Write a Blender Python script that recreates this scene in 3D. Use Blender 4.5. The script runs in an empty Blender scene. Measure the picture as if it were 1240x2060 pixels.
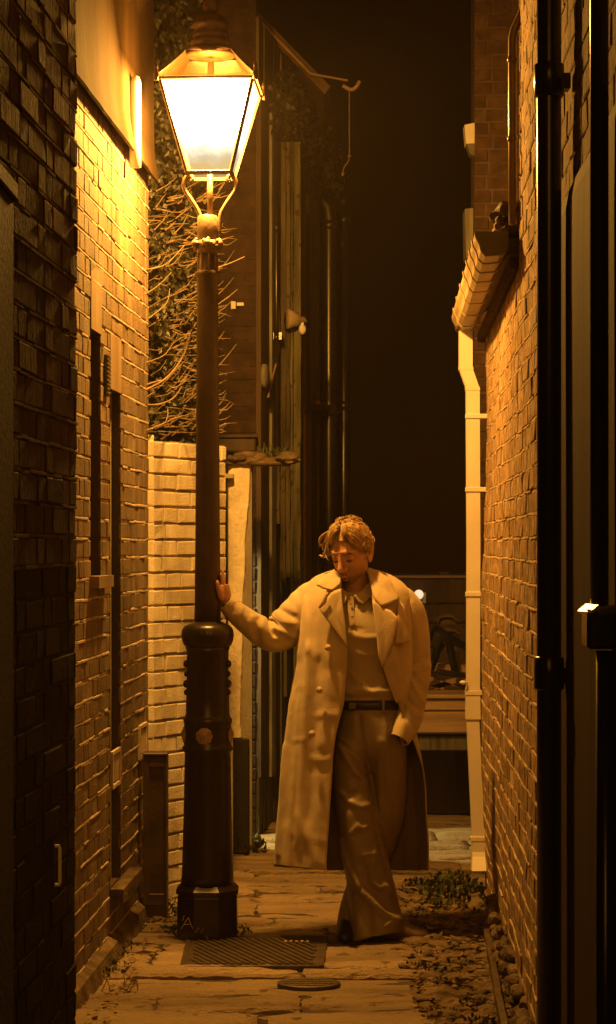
import bpy, bmesh, math, random
from mathutils import Vector, Matrix, noise as mnoise
R = math.radians
rng = random.Random(7)
S = bpy.context.scene
col = S.collection

# ------------------------------------------------------------------ camera, sky, fill, exposure
F = 4200.0          # focal length in photograph pixels (photo is 1240 x 2060)
CAMZ, HX, HY = 1.63, 620.0, 1095.0
cam = bpy.data.cameras.new('camera')
cam.sensor_fit = 'VERTICAL'; cam.sensor_height = 36.0
cam.lens = 36.0 * F / 2060.0
cam.shift_y = (HY - 1030.0) / 2060.0
cam.clip_start = 0.05; cam.clip_end = 500
camo = bpy.data.objects.new('camera', cam); col.objects.link(camo)
camo.location = (0, 0, CAMZ); camo.rotation_euler = (R(90), 0, 0)
S.camera = camo

S.view_settings.view_transform = 'Standard'
S.view_settings.look = 'None'
S.view_settings.exposure = 0.12
S.view_settings.gamma = 1.0
S.cycles.use_denoising = True
S.cycles.max_bounces = 8
S.cycles.diffuse_bounces = 5
S.cycles.volume_bounces = 1
S.cycles.transparent_max_bounces = 16
S.cycles.sample_clamp_indirect = 4.0

W = bpy.data.worlds.new('World'); S.world = W; W.use_nodes = True
bg = W.node_tree.nodes['Background']
bg.inputs[0].default_value = (1.0, 0.36, 0.05, 1)   # sodium glow of a town on a night sky
bg.inputs[1].default_value = 0.0016

AMBER = (1.0, 0.455, 0.068)
sun = bpy.data.lights.new('fill_sun', 'SUN')  # weak sun added behind the camera to fill the front faces
sun.energy = .50; sun.angle = R(24); sun.color = (1.0, 0.40, 0.05)
suno = bpy.data.objects.new('fill_sun', sun); col.objects.link(suno)
suno.rotation_euler = (R(66), 0, R(3))

LAMP_POWER = 960.0

# ------------------------------------------------------------------ helpers
def P(px, py, Y):
    return Vector(((px - HX) * Y / F, Y, CAMZ + (HY - py) * Y / F))
def PX(px, Y): return (px - HX) * Y / F
def PZ(py, Y): return CAMZ + (HY - py) * Y / F
def toP(v): return (HX + v.x * F / v.y, HY - (v.z - CAMZ) * F / v.y)

def N(nt, t, **kw):
    n = nt.nodes.new(t)
    for k, v in kw.items():
        if hasattr(n, k): setattr(n, k, v)
    return n

def pmat(name, c1, c2, scale=6, rough=.75, bump=.4, bscale=60, stretch=(1, 1, 1), metal=0.0, tint=0.0, spec=.4,
         speck=None, bdist=.004, detail=6, b2=None, sheen=0):
    m = bpy.data.materials.new(name); m.use_nodes = True
    nt = m.node_tree; L = nt.links; b = nt.nodes['Principled BSDF']
    tc = N(nt, 'ShaderNodeTexCoord'); mp = N(nt, 'ShaderNodeMapping')
    mp.inputs['Scale'].default_value = stretch
    L.new(tc.outputs['Object'], mp.inputs[0])
    n1 = N(nt, 'ShaderNodeTexNoise'); n1.inputs['Scale'].default_value = scale; n1.inputs['Detail'].default_value = detail
    L.new(mp.outputs[0], n1.inputs['Vector'])
    rp = N(nt, 'ShaderNodeValToRGB'); rp.color_ramp.elements[0].position = .34; rp.color_ramp.elements[1].position = .68
    rp.color_ramp.elements[0].color = (*c1, 1); rp.color_ramp.elements[1].color = (*c2, 1)
    L.new(n1.outputs[0], rp.inputs[0]); out = rp.outputs[0]
    if tint:
        at = N(nt, 'ShaderNodeAttribute'); at.attribute_name = 'tint'
        mx = N(nt, 'ShaderNodeMix', data_type='RGBA', blend_type='MULTIPLY'); mx.inputs[0].default_value = tint
        L.new(out, mx.inputs[6]); L.new(at.outputs['Color'], mx.inputs[7]); out = mx.outputs[2]
    if speck:
        n3 = N(nt, 'ShaderNodeTexNoise'); n3.inputs['Scale'].default_value = speck[0]; n3.inputs['Detail'].default_value = 3
        L.new(tc.outputs['Object'], n3.inputs['Vector'])
        r3 = N(nt, 'ShaderNodeValToRGB'); r3.color_ramp.elements[0].position = speck[1]; r3.color_ramp.elements[1].position = min(1, speck[1] + .06)
        L.new(n3.outputs[0], r3.inputs[0])
        mx = N(nt, 'ShaderNodeMix', data_type='RGBA'); mx.inputs[7].default_value = (*speck[2], 1)
        L.new(r3.outputs[0], mx.inputs[0]); L.new(out, mx.inputs[6]); out = mx.outputs[2]
    L.new(out, b.inputs['Base Color'])
    b.inputs['Roughness'].default_value = rough; b.inputs['Metallic'].default_value = metal
    b.inputs['Specular IOR Level'].default_value = spec
    if sheen: b.inputs['Sheen Weight'].default_value = sheen
    if bump:
        n2 = N(nt, 'ShaderNodeTexNoise'); n2.inputs['Scale'].default_value = bscale; n2.inputs['Detail'].default_value = 5
        L.new(mp.outputs[0], n2.inputs['Vector']); h = n2.outputs[0]
        if b2:
            m2 = N(nt, 'ShaderNodeMapping'); m2.inputs['Scale'].default_value = b2[1]; L.new(tc.outputs['Object'], m2.inputs[0])
            n4 = N(nt, 'ShaderNodeTexNoise'); n4.inputs['Scale'].default_value = b2[0]; n4.inputs['Detail'].default_value = 4
            L.new(m2.outputs[0], n4.inputs['Vector'])
            ad = N(nt, 'ShaderNodeMath', operation='ADD'); L.new(h, ad.inputs[0]); L.new(n4.outputs[0], ad.inputs[1]); h = ad.outputs[0]
        bp = N(nt, 'ShaderNodeBump'); bp.inputs['Strength'].default_value = bump; bp.inputs['Distance'].default_value = bdist
        L.new(h, bp.inputs['Height']); L.new(bp.outputs[0], b.inputs['Normal'])
    return m

def emat(name, c, strength):
    m = bpy.data.materials.new(name); m.use_nodes = True
    b = m.node_tree.nodes['Principled BSDF']
    b.inputs['Base Color'].default_value = (*c, 1); b.inputs['Emission Color'].default_value = (*c, 1)
    b.inputs['Emission Strength'].default_value = strength
    return m

def glowglass(name, c, strength):
    m = bpy.data.materials.new(name); m.use_nodes = True; nt = m.node_tree; nt.nodes.clear()
    o = N(nt, 'ShaderNodeOutputMaterial'); x = N(nt, 'ShaderNodeMixShader'); t = N(nt, 'ShaderNodeBsdfTransparent'); e = N(nt, 'ShaderNodeEmission')
    e.inputs[0].default_value = (*c, 1); e.inputs[1].default_value = strength; x.inputs[0].default_value = .15
    nt.links.new(t.outputs[0], x.inputs[1]); nt.links.new(e.outputs[0], x.inputs[2]); nt.links.new(x.outputs[0], o.inputs[0])
    return m

def link(name, bm, mats, parent=None, smooth=False, label=None, cat=None, group=None, kind=None):
    me = bpy.data.meshes.new(name)
    bmesh.ops.recalc_face_normals(bm, faces=bm.faces[:]) if not getattr(link, 'raw', False) else None
    bm.to_mesh(me); bm.free()
    if not isinstance(mats, (list, tuple)): mats = [mats]
    for m in mats: me.materials.append(m)
    if smooth:
        for p in me.polygons: p.use_smooth = True
    o = bpy.data.objects.new(name, me); col.objects.link(o)
    if parent is not None: o.parent = parent
    return tag(o, label, cat, group, kind)

def tag(o, label=None, cat=None, group=None, kind=None):
    if label: o['label'] = label
    if cat: o['category'] = cat
    if group: o['group'] = group
    if kind: o['kind'] = kind
    return o

def thing(name, label, cat, group=None, loc=(0, 0, 0)):
    o = bpy.data.objects.new(name, None); col.objects.link(o); o.empty_display_size = .1
    return tag(o, label, cat, group)

def nb(): return bmesh.new()

def quad(bm, a, b, c, d, mi=0):
    f = bm.faces.new([bm.verts.new(p) for p in (a, b, c, d)]); f.material_index = mi; return f

def box(bm, lo, hi, mi=0, bevel=0, mat=None, seg=1):
    lo, hi = Vector(lo), Vector(hi)
    vs = [bm.verts.new((x, y, z)) for x in (lo.x, hi.x) for y in (lo.y, hi.y) for z in (lo.z, hi.z)]
    fs = [bm.faces.new([vs[i] for i in q]) for q in ((0, 1, 3, 2), (4, 6, 7, 5), (0, 4, 5, 1), (2, 3, 7, 6), (0, 2, 6, 4), (1, 5, 7, 3))]
    for f in fs: f.material_index = mi
    if bevel:
        es = list({e for f in fs for e in f.edges})
        r = bmesh.ops.bevel(bm, geom=es, offset=bevel, segments=seg, affect='EDGES', profile=.5)
        vs = list({v for f in r['faces'] for v in f.verts} | {v for v in vs if v.is_valid})
    if mat is not None:
        for v in vs: v.co = mat @ v.co
    return vs

def frames(pts):
    out = []; n = len(pts); up = None
    for i in range(n):
        t = (pts[min(i + 1, n - 1)] - pts[max(i - 1, 0)]).normalized()
        if up is None:
            up = Vector((0, 1, 0)) if abs(t.y) < .9 else Vector((1, 0, 0))
        s = t.cross(up).normalized(); up = s.cross(t).normalized()
        out.append((s, up))
    return out

def tube(bm, pts, rad, seg=10, mi=0, cap=True, fn=None, flat=1.0):
    pts = [Vector(p) for p in pts]
    if not isinstance(rad, (list, tuple)): rad = [rad] * len(pts)
    fr = frames(pts); rings = []
    for i, (p, r, (s, u)) in enumerate(zip(pts, rad, fr)):
        ring = []
        for k in range(seg):
            a = 2 * math.pi * k / seg
            rr = r * (fn(i, a) if fn else 1)
            ring.append(bm.verts.new(p + s * math.cos(a) * rr + u * math.sin(a) * rr * flat))
        rings.append(ring)
    for A, B in zip(rings, rings[1:]):
        for k in range(seg):
            f = bm.faces.new((A[k], A[(k + 1) % seg], B[(k + 1) % seg], B[k])); f.material_index = mi
    if cap:
        for rg in (rings[0], rings[-1]):
            try: bm.faces.new(rg).material_index = mi
            except ValueError: pass
    return rings

def catmull(pts, n):
    """pts: list of tuples (any length) -> n samples per span"""
    out = []
    m = len(pts)
    for i in range(m - 1):
        p0, p1, p2, p3 = pts[max(i - 1, 0)], pts[i], pts[i + 1], pts[min(i + 2, m - 1)]
        for k in range(n):
            t = k / n
            out.append(tuple(.5 * (2 * b + (c - a) * t + (2 * a - 5 * b + 4 * c - d) * t * t + (3 * b - a - 3 * c + d) * t ** 3)
                             for a, b, c, d in zip(p0, p1, p2, p3)))
    out.append(tuple(pts[-1])); return out

def lathe(bm, prof, c=(0, 0), seg=24, mi=0, fn=None, rot=0):
    rings = []
    for r, z in prof:
        ring = []
        for k in range(seg):
            a = 2 * math.pi * k / seg + rot
            rr = r * (fn(a, z) if fn else 1)
            ring.append(bm.verts.new((c[0] + rr * math.cos(a), c[1] + rr * math.sin(a), z)))
        rings.append(ring)
    for A, B in zip(rings, rings[1:]):
        for k in range(seg):
            f = bm.faces.new((A[k], A[(k + 1) % seg], B[(k + 1) % seg], B[k])); f.material_index = mi
    for rg in (rings[0], rings[-1]): bm.faces.new(rg).material_index = mi

def ell(bm, c, r, seg=14, rings=9, M=None, mi=0):
    g = bmesh.ops.create_uvsphere(bm, u_segments=seg, v_segments=rings, radius=1)
    T = Matrix.Translation(Vector(c)) @ (M if M is not None else Matrix()) @ Matrix.Diagonal((*r, 1))
    for v in g['verts']: v.co = T @ v.co
    for f in {f for v in g['verts'] for f in v.link_faces}: f.material_index = mi
    return g['verts']

def poly_slab(bm, pts, th, mi=0):
    """closed outline of 3D points (roughly planar) thickened by vector th"""
    a = [bm.verts.new(p) for p in pts]; b = [bm.verts.new(Vector(p) + Vector(th)) for p in pts]
    n = len(a); fs = [bm.faces.new(a), bm.faces.new(b[::-1])]
    for i in range(n): fs.append(bm.faces.new((a[i], b[i], b[(i + 1) % n], a[(i + 1) % n])))
    for f in fs: f.material_index = mi
    return a + b

def split(o):
    """give every loose piece of o an object of its own under the same parent"""
    bm = bmesh.new(); bm.from_mesh(o.data); todo = set(bm.faces); isl = []
    while todo:
        st = [todo.pop()]; cur = [st[0]]
        while st:
            f = st.pop()
            for v in f.verts:
                for g in v.link_faces:
                    if g in todo: todo.discard(g); st.append(g); cur.append(g)
        isl.append(cur)
    for cur in isl:
        nb_ = bmesh.new(); mp = {}
        for f in cur:
            for v in f.verts:
                if v not in mp: mp[v] = nb_.verts.new(v.co)
            g = nb_.faces.new([mp[v] for v in f.verts]); g.material_index = f.material_index; g.smooth = f.smooth
        me = bpy.data.meshes.new(o.name); nb_.to_mesh(me); nb_.free()
        for m_ in o.data.materials: me.materials.append(m_)
        c = bpy.data.objects.new(o.name, me); col.objects.link(c); c.parent = o.parent
    bm.free(); n_ = o.name; bpy.data.objects.remove(o)

# ------------------------------------------------------------------ brick walls in real relief
class WF:
    def __init__(s, A, B, side):
        s.A = Vector((A[0], A[1], 0)); d = Vector((B[0] - A[0], B[1] - A[1], 0)); s.L = d.length; s.d = d.normalized()
        s.n = Vector((-s.d.y, s.d.x, 0)) * side
    def __call__(s, u, z, w): return s.A + s.d * u + s.n * w + Vector((0, 0, z))

def masonry(bm, A, B, z0, z1, side, course=.075, blen=.225, joint=.010, proud=.007, ribbon=0, holes=(), thick=.22,
            seed=1, jit=.0012, bulge=None, u0=0, dark=.55, vjoint=None, wob=.0018):
    r = random.Random(seed); wf = WF(A, B, side); L = wf.L
    lay = bm.loops.layers.float_color.get('tint') or bm.loops.layers.float_color.new('tint')
    bul = bulge or (lambda u, z: 0.0)
    vjoint = joint if vjoint is None else vjoint
    pt = lambda u, z, w: wf(u, z, w + bul(u, z))
    def setc(f, c):
        for l in f.loops: l[lay] = (c, c, c, 1)
    # mortar ground with openings left out
    us = sorted({u0, L, *[x for h in holes for x in h[:2]]}); zs = sorted({z0, z1, *[x for h in holes for x in h[2:]]})
    def dens(a, st):
        o = []
        for p, q in zip(a, a[1:]):
            k = max(1, int((q - p) / st)) if bulge else 1
            o += [p + (q - p) * i / k for i in range(k)]
        return o + [a[-1]]
    us, zs = dens(us, .12), dens(zs, .15)
    inh = lambda u, z: any(h[0] - 1e-6 < u < h[1] + 1e-6 and h[2] - 1e-6 < z < h[3] + 1e-6 for h in holes)
    for a, b in zip(us, us[1:]):
        for c, d in zip(zs, zs[1:]):
            if inh((a + b) / 2, (c + d) / 2): continue
            f = quad(bm, pt(a, c, 0), pt(b, c, 0), pt(b, d, 0), pt(a, d, 0), 1); setc(f, 1)
    for q in ((wf(u0, z0, -thick), wf(L, z0, -thick), wf(L, z1, -thick), wf(u0, z1, -thick)),
              (pt(u0, z0, 0), pt(u0, z1, 0), wf(u0, z1, -thick), wf(u0, z0, -thick)),
              (pt(L, z0, 0), pt(L, z1, 0), wf(L, z1, -thick), wf(L, z0, -thick)),
              (pt(u0, z1, 0), pt(L, z1, 0), wf(L, z1, -thick), wf(u0, z1, -thick))):
        setc(quad(bm, *q, 0), .8)
    rows = int((z1 - z0) / course + .5)
    for i in range(rows):
        za, zb = z0 + i * course + joint / 2, min(z0 + (i + 1) * course - joint / 2, z1)
        zm = (za + zb) / 2
        if zb - za < .01: continue
        u = u0 - r.uniform(0, .05) - (blen / 2 if i % 2 else 0); k = i
        segs = []
        while u < L:
            w = blen if k % 2 else blen * .48
            k += 1
            a, b = max(u, u0), min(u + w - vjoint, L); u += w
            if b - a < .02: continue
            segs.append((a, b))
        for a, b in segs:
            parts = [(a, b)]
            for h in holes:
                if h[2] < zm < h[3]:
                    np_ = []
                    for p, q in parts:
                        if q <= h[0] or p >= h[1]: np_.append((p, q)); continue
                        if p < h[0] - .015: np_.append((p, h[0]))
                        if q > h[1] + .015: np_.append((h[1], q))
                    parts = np_
            for p, q in parts:
                pr = proud + r.gauss(0, jit); j = lambda: r.gauss(0, wob)
                e = min(.004, (q - p) / 4); c = dark + (1 - dark) * r.random() ** .8
                o4 = [(p, za), (q, za), (q, zb), (p, zb)]
                o4 = [(x + j() * .7, y + j() * .7) for x, y in o4]
                inn = [(x + sx * e, y + sy * e) for (x, y), (sx, sy) in zip(o4, ((1, 1), (-1, 1), (-1, -1), (1, -1)))]
                V0 = [bm.verts.new(pt(x, y, -.002)) for x, y in o4]
                V1 = [bm.verts.new(pt(x, y, pr - .0025)) for x, y in o4]
                V2 = [bm.verts.new(pt(x, y, pr + r.gauss(0, jit * .6))) for x, y in inn]
                setc(bm.faces.new(V2), c)
                for s_ in range(4):
                    t_ = (s_ + 1) % 4
                    setc(bm.faces.new((V0[s_], V0[t_], V1[t_], V1[s_])), c); setc(bm.faces.new((V1[s_], V1[t_], V2[t_], V2[s_])), c)
        if ribbon:
            zc = z0 + i * course; u = u0
            while u < L:
                w = r.uniform(.06, .22); a, b = u, min(u + w, L); u += w
                if r.random() < .10 or any(h[2] - .01 < zc < h[3] + .01 and a < h[1] and b > h[0] for h in holes): continue
                h2 = joint * .5 + r.uniform(.0, .0025); pr = ribbon + r.gauss(0, .0012); dz = r.gauss(0, .0016)
                f0 = [pt(a, zc - h2 + dz, 0), pt(b, zc - h2 + dz, 0), pt(b, zc + h2 + dz, 0), pt(a, zc + h2 + dz, 0)]
                f1 = [pt(a, zc - h2 * .5 + dz, pr), pt(b, zc - h2 * .5 + dz, pr), pt(b, zc + h2 * .5 + dz, pr), pt(a, zc + h2 * .5 + dz, pr)]
                V0 = [bm.verts.new(x) for x in f0]; V1 = [bm.verts.new(x) for x in f1]
                for f in [bm.faces.new(V1)] + [bm.faces.new((V0[s_], V0[(s_ + 1) % 4], V1[(s_ + 1) % 4], V1[s_])) for s_ in range(4)]:
                    f.material_index = 1; setc(f, r.uniform(.75, 1))
    return wf

# ------------------------------------------------------------------ materials
M = {}
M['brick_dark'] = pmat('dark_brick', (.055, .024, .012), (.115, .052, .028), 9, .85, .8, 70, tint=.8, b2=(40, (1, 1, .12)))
M['blackish'] = pmat('blackish_brick', (.012, .006, .004), (.028, .014, .008), 9, .8, .6, 70, spec=.15)  # near-black brown for the lower near-left wall and its door frame
M['brick_front'] = pmat('front_brick', (.022, .011, .006), (.055, .028, .015), 12, .9, .9, 45, tint=.5)  # darker brick tone for the old house front
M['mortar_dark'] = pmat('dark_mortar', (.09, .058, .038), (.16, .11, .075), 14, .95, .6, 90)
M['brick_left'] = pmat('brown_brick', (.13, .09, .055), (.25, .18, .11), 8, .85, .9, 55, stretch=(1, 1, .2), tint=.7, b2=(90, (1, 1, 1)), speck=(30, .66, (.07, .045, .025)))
M['mortar_light'] = pmat('lime_mortar', (.36, .29, .21), (.54, .45, .34), 18, .95, .6, 120)
M['white_brick'] = pmat('whitewashed_brick', (.42, .36, .27), (.66, .60, .48), 10, .85, .9, 45, stretch=(1, 1, .25), tint=.55, b2=(140, (1, 1, 1)), bdist=.005)
M['white_mortar'] = pmat('whitewashed_joint', (.24, .19, .13), (.36, .29, .2), 14, .95, .5, 90)
M['brick_right'] = pmat('rough_brick', (.19, .115, .062), (.52, .365, .22), 18, .9, 1.0, 60, tint=.6, b2=(150, (1, 1, .22)), bdist=.009)
M['mortar_right'] = pmat('rough_mortar', (.38, .28, .18), (.58, .45, .3), 14, .95, .8, 80, bdist=.006)
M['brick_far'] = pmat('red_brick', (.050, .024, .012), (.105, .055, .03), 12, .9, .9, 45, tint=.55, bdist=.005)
M['plaster'] = pmat('smooth_render', (.036, .023, .012), (.060, .041, .023), 4, .95, .5, 30, stretch=(1, 1, .15), spec=.02, speck=(38, .70, (.005, .0035, .002)))
M['patch_render'] = pmat('patch_render', (.17, .12, .07), (.28, .2, .12), 6, .85, .5, 40, stretch=(1, 1, .2))
M['plaster_low'] = pmat('stained_render', (.034, .017, .007), (.066, .036, .016), 5, .8, .4, 26, stretch=(1, 1, .12), spec=.06)
M['lime'] = pmat('lime_plaster', (.66, .57, .42), (.84, .76, .60), 9, .9, 1.0, 28, speck=(55, .68, (.16, .1, .06)), bdist=.012)
M['tar'] = pmat('tarred_plinth', (.006, .006, .006), (.016, .014, .012), 12, .6, .6, 50)
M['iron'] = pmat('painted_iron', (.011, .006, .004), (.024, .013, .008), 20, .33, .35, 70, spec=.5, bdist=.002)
M['iron_lit'] = pmat('lamplit_iron', (.06, .036, .02), (.13, .08, .045), 30, .45, .5, 80, spec=.5, bdist=.003)  # lighter copy of the iron, lamplight put into its colour
M['shell'] = pmat('gilt_shell', (.30, .20, .10), (.42, .30, .16), 30, .5, .4, 90)
M['black_pipe'] = pmat('black_pipe_paint', (.010, .008, .007), (.022, .017, .013), 9, .28, .15, 30, spec=.6)
M['white_pvc'] = pmat('cream_pipe', (.68, .62, .52), (.76, .70, .60), 5, .5, .12, 40)
M['stone'] = pmat('york_stone', (.17, .12, .07), (.37, .275, .17), 3.2, .72, 1.0, 15, stretch=(.35, 1.5, 1), tint=.55, speck=(11, .64, (.085, .055, .03)), b2=(120, (.5, 1, 1)), bdist=.012, spec=.45, detail=9)
M['earth'] = pmat('damp_earth', (.035, .024, .015), (.10, .07, .045), 9, .95, 1.0, 40, bdist=.015)
M['rubble'] = pmat('rubble', (.055, .037, .021), (.20, .14, .085), 10, .9, 1.0, 50, bdist=.008)
M['leaf'] = pmat('ivy_leaf', (.012, .013, .005), (.036, .032, .012), 30, .5, 0, 10, spec=.5)
M['weed'] = pmat('weed_leaf', (.022, .030, .010), (.06, .065, .022), 25, .6, 0, 10)
M['twig'] = pmat('bare_twig', (.13, .09, .055), (.22, .16, .095), 30, .7, .4, 90)
M['old_wood'] = pmat('weathered_timber', (.035, .032, .02), (.125, .105, .068), 9, .8, .9, 24, stretch=(3, 3, .25), bdist=.006)
M['dark_wood'] = pmat('dark_timber', (.035, .02, .012), (.085, .05, .03), 6, .7, .7, 24, stretch=(2, 2, .3))
M['pale_wood'] = pmat('pale_flaking_paint', (.10, .09, .07), (.27, .25, .19), 10, .75, .9, 30, stretch=(2, 2, .3))
M['plank'] = pmat('worn_plank', (.20, .12, .06), (.36, .23, .12), 5, .6, .8, 18, stretch=(.3, 2, 3), bdist=.006)
M['bollard'] = pmat('painted_bollard', (.035, .022, .013), (.075, .046, .026), 9, .5, .4, 40)
M['metal_black'] = pmat('black_steel', (.008, .008, .009), (.016, .016, .018), 8, .25, .1, 30, spec=.7)
M['cover'] = pmat('cast_cover', (.035, .024, .015), (.075, .05, .032), 16, .5, .7, 60)
M['tile'] = pmat('roof_tile', (.05, .03, .02), (.11, .065, .04), 12, .8, .8, 40)
M['gutter'] = pmat('cast_gutter', (.34, .26, .16), (.46, .36, .24), 9, .5, .3, 40)
M['far_mortar'] = pmat('sooty_mortar', (.06, .037, .022), (.11, .075, .046), 14, .95, .6, 80)
M['latch'] = pmat('bare_steel', (.8, .72, .6), (.9, .82, .7), 20, .32, .1, 50, metal=.9)
M['gutter_end'] = pmat('gutter_end_paint', (.10, .085, .045), (.14, .12, .065), 9, .6, .2, 40)
# ================================================================== GROUND
def jag(v, k=.006): return v + Vector((rng.gauss(0, k), rng.gauss(0, k), 0))
bm = nb(); box(bm, (-60, -20, -.5), (60, 120, -.03))
link('ground', bm, M['earth'], kind='structure')

def slabs():
    """worn, delaminated stone flags laid in uneven courses across the alley"""
    bm = nb(); lay = bm.loops.layers.float_color.new('tint'); r = random.Random(21)
    y = 5.2
    while y < 17.5:
        d = r.choice((.09, .13, .17, .22, .30, .38)) * r.uniform(.85, 1.15); x = -1.5 + r.uniform(0, .5)
        fine = 7.2 < y < 10.6
        while x < 1.9:
            w = r.uniform(.45, 1.5); lim = .47 if y < 9.9 else 2.2
            x1 = min(x + w, lim + r.uniform(-.06, .04))
            if x1 - x > .07:
                t = r.gauss(0, .005) - .002; g = .004; c = r.uniform(.6, 1)
                nu, nv = max(3, int((x1 - x) / (.03 if fine else .06))), max(3, int(d / (.016 if fine else .05))); off = r.uniform(0, 50)
                grid = []; tx, ty = r.gauss(0, .007), r.gauss(0, .010); sk0, sk1 = r.gauss(0, .012), r.gauss(0, .012)
                for i in range(nu + 1):
                    row = []
                    for j in range(nv + 1):
                        u, v = i / nu, j / nv
                        px = x + g + (x1 - x - 2 * g) * u; py = y + g + (d - 2 * g) * v
                        wy = .012 * mnoise.noise(Vector((px * 3.3, y * 7 + (d if j == nv else 0) * 7, 1)))
                        if j in (0, nv): py += wy * (.9 if j else .9)
                        edge = i in (0, nu) or j in (0, nv)
                        h = t + tx * (u - .5) + ty * (v - .5) + .007 * mnoise.noise(Vector((px * 1.6 + off, py * 5, off)))
                        q = mnoise.noise(Vector((px * 2.2 + off, py * 11, off * .3))) + .5 * mnoise.noise(Vector((px * 7, py * 26, off)))
                        h += .0042 * (math.floor(q * 3.2) if abs(q) > .12 else 0)
                        h += .0018 * mnoise.noise(Vector((px * 18, py * 40, off)))
                        if edge: h -= .009 * r.uniform(.4, 1.4); px += r.gauss(0, .006); py += r.gauss(0, .003)
                        row.append(bm.verts.new((px, py, h)))
                    grid.append(row)
                fs = []
                for i in range(nu):
                    for j in range(nv): fs.append(bm.faces.new((grid[i][j], grid[i + 1][j], grid[i + 1][j + 1], grid[i][j + 1])))
                rim = [grid[i][0] for i in range(nu + 1)] + [grid[nu][j] for j in range(1, nv + 1)] + \
                      [grid[i][nv] for i in range(nu - 1, -1, -1)] + [grid[0][j] for j in range(nv - 1, 0, -1)]
                low = [bm.verts.new((v.co.x, v.co.y, -.05)) for v in rim]
                for k in range(len(rim)):
                    q = (k + 1) % len(rim); fs.append(bm.faces.new((rim[k], low[k], low[q], rim[q])))
                for f in fs:
                    f.smooth = not fine
                    for l in f.loops: l[lay] = (c, c * .98, c * .95, 1)
            x += w
        y += d
    return link('paving', bm, M['stone'], kind='structure')
slabs()
# soil and sand bedding between and under the slabs
bm = nb(); box(bm, (-1.6, 5, -.06), (2.2, 18, -.016)); link('path_bedding', bm, M['earth'], kind='structure')

# verge: rubble and weeds along the foot of the right wall
def rubble():
    bm = nb(); r = random.Random(5)
    for i in range(1700):
        y = r.uniform(5.9, 9.95); wallx = .705 + .036 * (y - 6.5)
        x0 = .40 + .10 * (9.6 - y) / 3.6 + r.uniform(-.03, .03)
        x = r.uniform(x0, wallx - .02) if r.random() < .8 else r.uniform(x0 - .05, x0 + .05)
        s = r.choice((.006, .008, .011, .015, .022)) * r.uniform(.8, 1.5) * (1.7 if r.random() < .04 else 1)
        g = bmesh.ops.create_icosphere(bm, subdivisions=1 if s < .016 else 2, radius=1)
        Mx = Matrix.Translation((x, y, s * .15 + .012 * max(0, (x - x0) / .25))) @ Matrix.Rotation(r.uniform(0, 6), 4, 'Z') @ Matrix.Diagonal((s * r.uniform(.8, 1.9), s * r.uniform(.7, 1.3), s * r.uniform(.25, .7), 1))
        o = r.uniform(0, 99)
        for v in g['verts']:
            v.co *= 1 + .32 * mnoise.noise(v.co * 1.5 + Vector((o, o, o)))
            v.co = Mx @ v.co
    # soil mound
    n, m = 60, 10; G = []
    for i in range(n + 1):
        y = 5.6 + 4.4 * i / n; wx = .72 + .036 * (y - 6.5); x0 = .36 + .10 * (9.6 - y) / 3.6
        G.append([bm.verts.new((x0 + (wx - x0) * j / m, y, -.02 + .035 * (j / m) ** .7 + .02 * mnoise.noise(Vector((j * .7, y * 6, 3))))) for j in range(m + 1)])
    for i in range(n):
        for j in range(m): bm.faces.new((G[i][j], G[i + 1][j], G[i + 1][j + 1], G[i][j + 1]))
    return link('rubble_verge', bm, M['rubble'], label='strip of broken stones and soil along the foot of the right brick wall', cat='rubble', kind='stuff')
rubble()

def leafquad(bm, p, d, n, l, w):
    s = d.cross(n)
    if s.length < 1e-4: s = Vector((1, 0, 0))
    s.normalize()
    a, b, c, e = p, p + d * l * .45 + s * w, p + d * l - n * l * .12, p + d * l * .45 - s * w
    bm.faces.new([bm.verts.new(q) for q in (a, b, c, e)])

def rv(r): return Vector((r.gauss(0, 1), r.gauss(0, 1), r.gauss(0, 1))).normalized()

def weeds():
    bm = nb(); r = random.Random(9)
    clumps = []
    for i in range(95):
        y = r.uniform(6.0, 9.95); wx = .70 + .036 * (y - 6.5); clumps.append((r.uniform(.42, wx - .02), y, r.uniform(.015, .045), r.randint(8, 24)))
    for i in range(26): clumps.append((r.uniform(.5, .78), r.uniform(9.3, 10.1), r.uniform(.03, .075), 34))
    for i in range(14): clumps.append((r.uniform(-.36, -.28), r.uniform(11.0, 11.3), r.uniform(.04, .09), 22))
    for i in range(24):
        a = r.uniform(0, 6.28); clumps.append((-.42 + .16 * math.cos(a), 8.75 + .16 * math.sin(a), r.uniform(.015, .04), 12))
    for i in range(16): y = r.uniform(7.6, 9.0); clumps.append((-.80 + .058 * (y - 7.55) + .03, y, r.uniform(.015, .04), 8))
    for i in range(12): clumps.append((r.uniform(-.66, -.55), r.uniform(9.1, 9.4), r.uniform(.02, .06), 16))
    for x, y, h, n in clumps:
        for k in range(n):
            d = (Vector((0, 0, 1)) + rv(r) * .9).normalized()
            p = Vector((x + r.gauss(0, h * .5), y + r.gauss(0, h * .5), r.uniform(0, h * .7)))
            leafquad(bm, p, d, rv(r), h * r.uniform(.3, .7), h * r.uniform(.08, .2))
    return link('weeds', bm, M['weed'], label='small green weeds growing between stones and along the wall feet', cat='weeds', kind='stuff')
weeds()

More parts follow.
